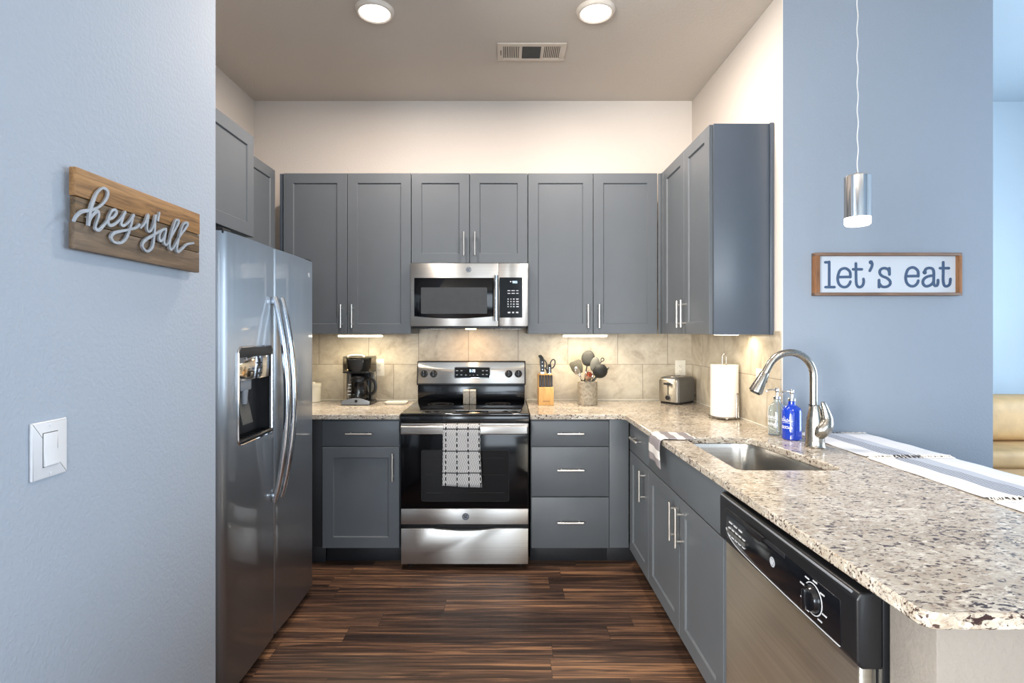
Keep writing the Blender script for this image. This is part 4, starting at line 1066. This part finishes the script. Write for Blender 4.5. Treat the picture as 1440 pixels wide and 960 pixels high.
def towel():
    yc, zc = RF-.041, .832; rx, rz = .0215, .0345
    prof = [(yc-rx-.003, .512), (yc-rx-.004, .66)]+[(yc-(rx+.002)*math.cos(a), zc+(rz)*math.sin(a)) for a in [i/10*PI for i in range(11)]]+[(yc+rx+.002-.006, .77), (yc+rx-.006, .60)]
    x0, x1 = -.362, -.148
    def fn(u, v):
        p = arc_path(prof, v)
        wob = .004*math.sin(u*9+v*3)*max(0, 1-v*2)
        fl = .010*max(0, .35-v)/.35
        return (x0-fl*.3+(x1-x0+fl*1.4)*u, p[0]+(wob if v < .42 else 0), p[1]-(.012*(u-.3) if v < .02 else 0))
    bm = uvgrid('dish_towel', fn, 22, 46, None)
    o = solo('dish_towel', bm, M['check'], 'black and white windowpane check towel hanging on the oven handle', 'dish towel', (-.25, yc, zc), smooth=180)
    sheet(o, .006, 0)
    # folded second layer below
towel()
def cloth():
    # runs across the counter strip between basin and front edge, end hanging over the edge
    ex = .713
    prof = [(.690, .800), (.690, .86), (.693, .897), (.700, .912), (.715, .9195), (.76, .9185), (.81, .9185), (.832, .919), (.846, .9188), (.860, .9182)]
    def fn(u, v):
        p = arc_path(prof, v)
        y = 2.418+.145*u+(1-v)*.03*(.5-u)*-1-.03*(1-v)
        return (p[0]-.004*math.sin(u*8)*max(0, .35-v)*3, y+.012*math.sin(v*5), p[1]+.0015*math.sin(u*11+v*6)+.0022-(.012*(1-u) if v < .35 else 0))
    bm = uvgrid('dish_cloth', fn, 14, 40, None)
    o = solo('dish_cloth', bm, M['stripe'], 'grey and white striped dish cloth draped over the counter edge by the sink', 'dish cloth', (.75, 2.49, CZ1), smooth=180)
    sheet(o, .004, 0)
cloth()

# ------------------------------------------------------------------ knife block
def knife_block():
    x, y, z = .270, 3.60, CZ1+.0005
    t = thing('knife_block', 'light wood knife block holding black handled knives', 'knife block', (x, y, z))
    w2 = .050
    # stepped leaning block: low front shelf, tall back
    link('block', B().prism([(-.06, 0), (.075, 0), (.095, .20), (.035, .205), (.022, .118), (-.052, .118)], -w2, w2, 'x', .003), M['block_wood'], t)
    link('maker_plate', B().box(-.022, -.0605, .026, .022, -.059, .030), M['frame_wood_v'], t)
    def knife(kx, ky, kz, L, wd, th, lean, name, label, group, rivets=True, flare=False):
        k = thing(name, label, 'knife', (x+kx, y+ky, z+kz), 0, group)
        m = Matrix.Rotation(lean, 4, 'X')
        if flare:
            P = [(-wd*.40, 0), (-wd*.5, L*.35), (-wd*.62, L*.62), (-wd*.6, L*.80), (-wd*.95, L*.93), (-wd*.75, L), (-wd*.2, L*1.0), (wd*.32, L*.86), (wd*.5, L*.62), (wd*.46, L*.3), (wd*.42, 0)]
            hb = B().prism(P, -th/2, th/2, 'y', th*.22, M=m)
        else: hb = B().prism(rrect(-wd/2, 0, wd/2, L, wd*.3), -th/2, th/2, 'y', th*.2, M=m)
        h = link('handle', hb, M['black'], k)
        link('blade', B().box(-wd*.34, -.001, -.085, wd*.34, .001, -.0005, M=m), M['chrome'], k)
        if rivets:
            r = B()
            for i in range(3): r.cyl((0, -th/2-.0006, L*(.14+.22*i)), (0, th/2, L*(.14+.22*i)), .0024, n=10, M=m)
            link('rivets', r, M['chrome'], h)
        return k
    knife(-.018, .060, .2125, .118, .030, .019, -.12, 'chef_knife', 'large curved black knife handle standing at the left of the knife block', None, True, True)
    knife(.030, .045, .206, .062, .026, .018, -.10, 'utility_knife', 'short riveted black knife handle between scissors loops in the block', None)
    labs = ['leftmost', 'second from left', 'middle', 'second from right', 'rightmost']
    for i in range(5):
        knife(-.037+i*.0185, -.018, .1185, .080, .0165, .018, -.10, 'steak_knife', labs[i]+' of the five steak knives in the low front row of the block', 'steak knives', False)
    s = thing('kitchen_scissors', 'black loop handled scissors standing in the knife block', 'scissors', (x+.024, y+.068, z+.203))
    for sgn in (-1, 1):
        pts = []
        cx, cz, rx_, rz_ = sgn*.029, .066, .0165, .030
        for i in range(20):
            a = i/20*2*PI; pts.append((cx+rx_*math.cos(a)*1.0+sgn*.006*math.sin(a), 0, cz+rz_*math.sin(a)))
        link('loop_handle', B().tube(pts, .0042, 10, True).tube([(sgn*.006, 0, 0), (sgn*.010, 0, .02), (sgn*.020, 0, .04)], .006, 10), M['black'], s)
    link('blades', B().box(-.009, -.0015, -.08, .009, .0015, .004), M['chrome'], s)
knife_block()

# ------------------------------------------------------------------ utensil crock
def crock():
    x, y, z = .553, 3.60, CZ1+.0005
    t = thing('utensil_crock', 'round stone utensil crock standing right of the knife block', 'crock', (x, y, z))
    R = .066; H = .158
    link('pot', B().lathe([(0, 0), (R-.003, 0), (R, .003), (R, .066), (R-.0015, .068), (R, .070), (R, H-.003), (R-.003, H), (R-.009, H-.002), (R-.009, .012), (0, .012)], n=48), M['stone'], t)
    def ut(name, label, foot, head, r=.0042, mat='utensil_dark'):
        """handle from inside the crock up to the head; returns thing, end point, frame"""
        az = math.radians(foot)
        k = thing(name, label, 'utensil', (x+.030*math.cos(az), y+.030*math.sin(az), z+.0135), 0, 'utensils in the crock')
        o_ = Vector((.030*math.cos(az), .030*math.sin(az), .0135))
        f = Vector((0, 0, .008)); rim = Vector((.043*math.cos(az), .043*math.sin(az), .156))-o_; e = Vector(head)-o_
        pts = spline([f, f.lerp(rim, .6), rim, rim.lerp(e, .5)+Vector((0, 0, .004)), e], 5)
        d = (pts[-1]-pts[-3]).normalized()
        link('handle', B().tube(pts, [r*(1.2-.2*i/(len(pts)-1)) for i in range(len(pts))], 10), M[mat], k)
        yv = Vector((0, -1, 0)); yv = (yv-d*yv.dot(d)).normalized(); xv = d.cross(yv)*-1
        m = Matrix.Translation(e) @ Matrix((xv, -yv, d)).transposed().to_4x4()
        return k, m
    # dark flat turner, far left
    k, m = ut('spatula', 'dark olive flat turner leaning far left in the crock', 150, (-.054, .040, .215))
    link('blade', B().prism([(-.020, -.01), (.020, -.01), (.033, .02), (.036, .062), (.026, .072), (-.026, .072), (-.036, .062), (-.033, .02)], -.002, .002, 'y', .0012, M=m @ Matrix.Diagonal((1.2, 1, 1.15, 1))), plain('olive_nylon', srgb(54, 52, 42), .55, spec=.3), k)
    # silver ladle-ish slotted spoon in front of it
    k, m = ut('whisk', 'silver wire whisk leaning left in front of the dark turner', 212, (-.052, -.034, .190), .004, 'chrome')
    b = B()
    for i in range(6):
        a = i/6*PI; pts = []
        for j in range(17):
            q = j/16; w_ = .030*math.sin(q*PI)**.8; hh = .075*math.sin(min(q, 1-q)*PI)
            sgn = 1 if q < .5 else -1
            ww = .028*math.sin(min(q, 1-q)*2*PI*.5)**1.0*math.cos((min(q, 1-q)*2)*PI/2*.0)
            ang = q*PI
            pts.append((math.cos(ang)*.026*(math.sin(ang)**.5 if ang > 0 else 0)*math.cos(a), math.cos(ang)*.026*(math.sin(ang)**.5 if ang > 0 else 0)*math.sin(a), .078*math.sin(ang)))
        b.tube(pts, .0011, 6, M=m)
    link('wires', b, M['chrome'], k)
    # perforated skimmer, tallest
    k, m = ut('skimmer', 'round perforated dark skimmer standing tallest in the crock', 108, (.004, .050, .258))
    b = bmesh.new()
    n1, n2 = 10, 30
    link('disc', B().lathe([(0, .006), (.02, .005), (.038, .001), (.042, -.002), (.043, -.004), (.038, -.003), (.02, .001), (0, .002)], (0, 0, .045), (0, -1, 0), 32, m @ Matrix.Translation((0, 0, -.007)) @ Matrix.Diagonal((1.08, 1, 1.28, 1))), M['utensil_dark'], k)
    h = B()
    for i in range(-4, 5):
        for j in range(-4, 5):
            a, c = i*.008+(j % 2)*.004, j*.008
            if a*a+c*c < .034**2: h.cyl((a, -.0066, .045+c), (a, -.0035, .045+c), .0017, n=8, M=m)
    link('perforations', h, M['utensil_grey'], k)
    # grey solid spoon
    k, m = ut('serving_spoon', 'grey solid spoon standing right of the round skimmer', 32, (.050, .030, .235), .0042, 'utensil_grey')
    link('bowl', B().ell((0, .002, .032), .033, .010, .052, 20, m), M['utensil_grey'], k)
    # dark ladle facing the camera
    k, m = ut('ladle', 'dark round ladle head leaning right at the front of the crock', -48, (.056, -.052, .196))
    link('bowl', B().lathe([(0, .024), (.018, .021), (.031, .012), (.040, 0), (.042, -.002), (.038, 0), (.029, .010), (.017, .018), (0, .021)], (.006, .01, .036), (-.15, -1, .35), 28, m @ Matrix.Translation((.006, .01, .036)) @ Matrix.Scale(1.16, 4) @ Matrix.Translation((-.006, -.01, -.036))), M['utensil_dark'], k)
    # silver measuring cup with copper tone
    k, m = ut('measuring_cup', 'small copper toned metal cup at the front left of the crock', 258, (-.010, -.050, .180), .003, 'chrome')
    link('cup', B().lathe([(0, 0), (.017, 0), (.020, .004), (.024, .044), (.0225, .044), (.0185, .006), (0, .004)], (0, -.004, .0), (-.25, -.35, 1), 28, m), M['copper'], k)
    link('rim', B().tube([(.0255*math.cos(i/24*2*PI), .0255*math.sin(i/24*2*PI), .044) for i in range(24)], .002, 8, True, M=m @ Matrix.Rotation(-.25, 4, 'Y') @ Matrix.Rotation(.33, 4, 'X')), M['chrome'], k)
    # handle loops to the right
    k, m = ut('slotted_turner', 'grey utensil with a hanging ring on its end, right in the crock', 62, (.104, .056, .288), .0055, 'utensil_grey')
    link('hanging_ring', B().tube([(.010*math.cos(i/18*2*PI), 0, .012+.012*math.sin(i/18*2*PI)) for i in range(18)], .0032, 8, True, M=m), M['utensil_dark'], k)
    k, m = ut('tongs', 'grey nylon tongs leaning furthest right in the crock', -8, (.110, .000, .232), .005, 'utensil_grey')
    link('claw', B().ell((-.012, 0, .015), .0075, .006, .024, 14, m).ell((.010, -.004, .012), .0075, .006, .024, 14, m @ Matrix.Rotation(.45, 4, 'Y')), M['utensil_grey'], k)
crock()

# ------------------------------------------------------------------ toaster
def toaster():
    th = math.radians(50)
    # local x: along the front face, local y: into the body; near front corner at (1.15, 3.53)
    n = Vector((-math.sin(th), -math.cos(th))); s = Vector((math.cos(th), -math.sin(th)))
    W, L, H = .150, .212, .186
    c = Vector((1.146, 3.545))-s*(W/2)-n*(L/2)
    t = thing('toaster', 'black and chrome two slice toaster on the back right counter', 'toaster', (c.x, c.y, CZ1+.0005), math.atan2(s.y, s.x))
    link('body', B().prism(rrect(-W/2, .012, W/2, H-.004, [.028, .028, .008, .008], 8), -L/2+.012, L/2-.004, 'y', .006, 3), plain('charcoal_toaster_shell', srgb(88, 87, 85), .35), t)
    link('foot_rail', B().box(-W/2+.008, -L/2+.012, 0, W/2-.008, L/2-.012, .013, .003), M['black'], t)
    fp = link('front_plate', B().prism(rrect(-W/2+.004, .016, W/2-.004, H-.014, [.020, .020, .006, .006], 8), -L/2-.002, -L/2+.013, 'y', .004, 3), M['steel_h'], t)
    link('lever_slot', B().box(-.003, -L/2-.0032, .062, .003, -L/2-.001, .152, .0008), M['black'], fp)
    link('lever', B().box(-.022, -L/2-.024, .132, .022, -L/2-.001, .146, .004, 3), M['black'], fp)
    link('browning_knob', B().lathe([(0, 0), (.016, 0), (.0155, .010), (.013, .013), (0, .013)], (0, -L/2-.002, .045), (0, -1, 0), 24), M['black'], fp)
    tp = link('top_plate', B().box(-W/2+.022, -L/2+.03, H-.005, W/2-.022, L/2-.03, H-.001, .002), M['chrome'], t)
    link('bread_slots', B().box(-.042, -L/2+.04, H-.0012, -.014, L/2-.04, H-.0002).box(.014, -L/2+.04, H-.0012, .042, L/2-.04, H-.0002), M['black'], tp)
    link('power_cord', B().tube(spline([(.03, L/2-.006, .06), (.055, L/2+.010, .062), (.066, L/2+.012, .045), (.055, L/2-.0, .010), (.085, L/2-.03, .005), (.10, L/2-.07, .005)], 6), .0032, 8), M['black'], t)
toaster()

# ------------------------------------------------------------------ paper towels
def paper_towel():
    x, y, z = 1.238, 3.02, CZ1+.0005
    t = thing('paper_towel_holder', 'wire paper towel stand on the counter below the right cabinet', 'paper towel holder', (x, y, z))
    ring = lambda r, h: [(r*math.cos(i/36*2*PI), r*math.sin(i/36*2*PI), h) for i in range(36)]
    b = B().tube(ring(.082, .011), .0028, 8, True).tube(ring(.050, .011), .0022, 8, True)
    for a in (0, PI/2): b.tube([(-.082*math.cos(a), -.082*math.sin(a), .010), (.082*math.cos(a), .082*math.sin(a), .010)], .0022, 8)
    for a in (.3, 2.4, 4.5): b.ell((.082*math.cos(a), .082*math.sin(a), .0055), .006, .006, .0055, 12)
    link('base_ring', b, M['nickel'], t)
    link('post', B().tube([(-.011, 0, .011), (-.011, 0, .345), (-.009, 0, .358), (0, 0, .366), (.009, 0, .358), (.011, 0, .345), (.011, 0, .011)], .0026, 8), M['nickel'], t)
    a = -.95
    m = Matrix.Rotation(a, 4, 'Z')
    link('tension_arm', B().tube([(.081, -.011, .011), (.081, -.011, .135), (.081, -.007, .144), (.081, 0, .148), (.081, .007, .144), (.081, .011, .135), (.081, .011, .011)], .0026, 8, M=m), M['nickel'], t)
    q = B().lathe([(.020, .0), (.073, 0), (.0745, .002), (.0745, .286), (.073, .288), (.020, .288), (.020, 0)], (0, 0, 0), n=56)
    r = thing('paper_towel_roll', 'full white paper towel roll standing on the wire holder', 'paper towel roll', (x, y, z+.0145))
    link('paper', q, M['paper'], r)
    link('core_tube', B().lathe([(.0185, .001), (.0198, .001), (.0198, .2875), (.0185, .2875), (.0185, .001)], n=32), M['block_wood'], r)
paper_towel()

# ------------------------------------------------------------------ faucet and soap
def faucet():
    x, y, z = 1.312, 2.262, CZ1+.0005
    t = thing('kitchen_faucet', 'brushed nickel gooseneck faucet with side lever by the sink', 'faucet', (x, y, z))
    link('base', B().lathe([(0, 0), (.040, 0), (.041, .003), (.038, .008), (.037, .03), (.036, .075), (.033, .115), (.026, .150), (.0215, .172), (.020, .178), (0, .178)], n=36), M['nickel'], t)
    pts = [(-.006, 0, .176), (-.006, 0, .24), (-.006, 0, .30)]
    cx, cz, R = -.106, .300, .100
    for i in range(1, 15):
        a = i/14*math.radians(158); pts.append((cx+R*math.cos(a), 0, cz+R*math.sin(a)))
    e = Vector(pts[-1]); d = (e-Vector(pts[-2])).normalized()
    pts.append(tuple(e+d*.03))
    link('spout', B().tube(pts, .0152, 18), M['nickel'], t)
    p0 = e+d*.03
    h = link('spray_head', B().lathe([(0, -.003), (.0175, -.003), (.0185, .0), (.0195, .02), (.0275, .082), (.027, .088), (.022, .090), (0, .090)], p0, d, 30), M['nickel'], t)
    link('spray_face', B().cyl(p0+d*.0902, p0+d*.093, .0205, n=24), M['black'], h)
    link('spray_button', B().ell(p0+d*.035+Vector((.021, -.004, .006)), .005, .007, .014, 12), M['nickel'], h)
    link('collar', B().cyl((-.006, 0, .174), (-.006, 0, .179), .0185), M['black'], t)
    # lever: swells out of the body to the right and rises to a blade
    pts = spline([(.000, -.020, .050), (.012, -.030, .073), (.028, -.033, .094), (.035, -.031, .122), (.030, -.028, .152), (.023, -.026, .178), (.018, -.025, .193)], 5)
    n = len(pts); rr = []
    ctrl = [.024, .031, .029, .022, .0165, .0125, .008]
    for i in range(n):
        s = i/(n-1)*6; j = min(int(s), 5); rr.append(ctrl[j]+(ctrl[j+1]-ctrl[j])*(s-j))
    link('lever', B().tube(pts, rr, 18, flat=.8, up=(0, 1, 0)), M['nickel'], t)
faucet()
def script_on(b, cyl_r, c, strokes, wd, a0, z0, sc):
    """strokes bent round a bottle of radius cyl_r, centre angle a0"""
    def pl(u, v, h):
        a = a0+u*sc/cyl_r; r = cyl_r+h; return (r*math.cos(a), r*math.sin(a), z0+v*sc)
    for s in strokes: b.ribbon(s, wd, -.0003, .0007, lambda u, v, h: pl(u, v, h), 5)
LET = {
 'd': ([[(.62, .5), (.3, .62), (.05, .3), (.2, .02), (.5, .12), (.68, .5), (.78, 1.25), (.66, .3), (.74, .02), (.9, .1)]], .9),
 'i': ([[(0, .15), (.2, .6), (.2, .1), (.32, 0), (.45, .15)], [(.24, .85), (.26, .9)]], .45),
 's': ([[(0, .1), (.3, .65), (.36, .62), (.48, .2), (.3, 0), (.08, .08), (.3, .02), (.6, .15)]], .6),
 'h': ([[(0, .15), (.35, .9), (.42, 1.3), (.26, 1.2), (.2, 0), (.3, .45), (.5, .62), (.6, .4), (.62, .08), (.85, .15)]], .85),
 'o': ([[(.4, .6), (.1, .45), (.1, .1), (.38, 0), (.55, .3), (.42, .58), (.5, .5), (.75, .55)]], .7),
 'a': ([[(.55, .5), (.25, .6), (.03, .25), (.2, .0), (.48, .2), (.58, .55), (.58, .08), (.8, .15)]], .8),
 'p': ([[(0, .2), (.2, .6), (.12, -.6), (.2, .3), (.45, .62), (.6, .35), (.42, .02), (.22, .08)]], .7),
 'n': ([[(0, .2), (.15, .6), (.15, 0), (.3, .5), (.5, .6), (.56, .1), (.75, .15)]], .75)}
def word(txt):
    out = []; x = 0
    for ch in txt:
        st, adv = LET[ch]
        for s in st: out.append([(x+u, v) for u, v in s])
        x += adv
    return [[(u-x/2, v) for u, v in s] for s in out]
def soap(x, y, R, H, mat, label, facing, txt, inner=None):
    z = CZ1+.0005
    t = thing('soap_bottle', label, 'soap bottle', (x, y, z), 0, 'soap bottles')
    prof = [(0, 0), (R-.004, 0), (R, .005), (R, H-.022), (R-.006, H-.008), (R-.016, H-.001), (.017, H+.004), (.015, H+.012), (.015, H+.020)]
    if inner:
        bt = link('bottle', B().lathe(prof+[(0, H+.020)], n=44), M['blue_body'], t)
    else:
        k = .0022
        bt = link('bottle', B().lathe(prof+[(.0128, H+.020), (.0128, H+.010), (.016, H+.001), (R-.018, H-.004), (R-.008, H-.011), (R-k, H-.023), (R-k, .008), (R-.006, .006), (0, .006)], n=44), M['glass'], t)
        link('dip_tube', B().tube([(0, 0, .012), (.002, 0, H*.6), (0, 0, H+.01)], .002, 8), M['white_plastic'], t)
    link('collar', B().cyl((0, 0, H+.0205), (0, 0, H+.034), .0165, bev=.002), M['chrome'], t)
    a = PI*.96
    pm = link('pump', B().cyl((0, 0, H+.0345), (0, 0, H+.052), .0055).lathe([(0, .052), (.008, .052), (.0095, .056), (.0095, .070), (.007, .074), (0, .074)], (0, 0, H), n=24), M['chrome'], t)
    d = Vector((math.cos(a), math.sin(a), 0))
    link('pump_spout', B().tube(spline([d*.006+Vector((0, 0, H+.065)), d*.03+Vector((0, 0, H+.064)), d*.046+Vector((0, 0, H+.058)), d*.05+Vector((0, 0, H+.052))], 4), [.0038]*12+[.003], 10), M['chrome'], pm)
    b = B()
    zc = H*.52
    script_on(b, R, (0, 0), word(txt[0]), .11, facing, zc+.004, .0185)
    link('lettering', b, M['white_plastic'], t); b = B()
    script_on(b, R, (0, 0), word(txt[1]), .11, facing, zc-.028, .0185)
    script_on(b, R, (0, 0), [[(-1.1, -.02), (0, .12), (1.1, -.02)]], .09, facing, zc-.003, .0185)
    link('lettering', b, M['white_plastic'], t)
    return t
soap(1.282, 2.520, .0385, .150, 'glass', 'clear glass soap pump bottle left of the blue bottle by the wall', -2.75, ('hand', 'soap'))
soap(1.303, 2.428, .0415, .152, 'blue', 'cobalt blue dish soap pump bottle beside the faucet', -2.62, ('dish', 'soap'), True)

# ------------------------------------------------------------------ placemats
def placemat(y0, y1, label, z, x0=1.395, x1=1.728):
    t = thing('placemat', label, 'placemat', ((x0+x1)/2, (y0+y1)/2, CZ1), 0, 'white fringed placemats', True)
    def fn(u, v):
        y = y0+(y1-y0)*v
        lift = .004*max(0, .12-v)/.12+.0015*math.sin(v*9+u*4)**2
        return (x0+(x1-x0)*u+.004*math.sin(v*5), y, z+lift)
    o = link('cloth', uvgrid('cloth', fn, 24, 30, None), M['placemat'], t, 180); sheet(o, .0016, 0)
    for (ye, s) in ((y0, -1), (y1, 1)):
        b = B(); n = 60; rnd = random.Random(int(y0*100)+s)
        for i in range(n):
            u = (i+.5)/n; x = x0+(x1-x0)*u; L = rnd.uniform(.010, .024); dx = rnd.uniform(-.006, .006)
            zz = z+(.004 if s < 0 else 0)+.001
            b.tube([(x, ye-s*.004, zz+.001), (x+dx*.5, ye+s*L*.5, zz+rnd.uniform(.001, .004)), (x+dx, ye+s*L, max(CZ1+.0015, zz-.003+rnd.uniform(-.001, .002)))], .0011, 5)
        o = link('fringe', b, M['placemat'] if False else [M['fringe_white'], M['fringe_dark']], t)
        npoly = len(o.data.polygons)//n
        for p in o.data.polygons:
            u = (p.index//npoly)/n
            if .30 < u < .62 and (p.index//npoly) % 3 != 0: p.material_index = 1
        o['kind'] = 'stuff'
M['fringe_white'] = plain('white_cotton_fringe', srgb(238, 236, 232), .95); M['fringe_dark'] = plain('dark_cotton_fringe', srgb(64, 70, 84), .95)
placemat(2.075, 2.555, 'white fringed placemat farthest along the bar, nearest the blue wall', CZ1+.0022)
placemat(1.555, 2.050, 'middle white fringed placemat of the row along the bar', CZ1+.0022)
placemat(1.035, 1.520, 'third white fringed placemat from the blue wall, by the free end of the bar', CZ1+.0022)

# ------------------------------------------------------------------ sofa in the living room
def sofa():
    y0, y1 = 4.15, 5.05; x0, x1 = 3.70, 5.8
    t = thing('sofa', 'tan leather sofa seen beyond the blue wall', 'sofa', ((x0+x1)/2, (y0+y1)/2, 0), 0, None, True)
    for x in (x0+.1, x1-.1):
        for y in (y0+.1, y1-.1): link('foot', B().cyl((x, y, 0), (x, y, .091), .025), M['black'], t)
    link('frame', B().box(x0+.02, y0+.03, .09, x1-.02, y1-.02, .34, .03, 3), M['leather'], t)
    link('seat_cushion', B().box(x0+.0, y0-.02, .335, (x0+x1)/2-.005, y1-.22, .475, .045, 4), M['leather'], t)
    link('seat_cushion', B().box((x0+x1)/2+.005, y0-.02, .335, x1, y1-.22, .475, .045, 4), M['leather'], t)
    link('backrest', B().box(x0+.02, y1-.22, .33, x1-.02, y1, .80, .06, 4), M['leather'], t)
    def cush(xa, xb):
        t_ = bmesh.new(); bmesh.ops.create_cube(t_, size=1); bmesh.ops.subdivide_edges(t_, edges=t_.edges[:], cuts=9, use_grid_fill=True)
        for v in t_.verts:
            a_, b_, c_ = v.co.x*2, v.co.y*2, v.co.z*2
            e = 7
            n_ = (abs(a_)**e+abs(b_)**3+abs(c_)**e)**(1/e) if False else 1
            puff = (1-abs(a_)**4)*(1-abs(c_)**4)
            v.co = Vector(((xa+xb)/2+(xb-xa)/2*a_*(1-.05*abs(c_)**6), 4.62+b_*(.055+.11*puff**.5), .665+.195*c_*(1-.05*abs(a_)**6)))
        q_ = B(); q_._add(t_); return q_
    c = link('back_cushion', cush(x0-.02, x0+1.0), M['leather'], t, 60)
    link('seam', B().tube(spline([(x0+.10, 4.545, .83), (x0+.16, 4.468, .74), (x0+.23, 4.452, .62), (x0+.28, 4.47, .52)], 4), .0035, 6), M['leather_seam'], c)
    link('back_cushion', cush(x0+1.02, x1), M['leather'], t, 60)
sofa()
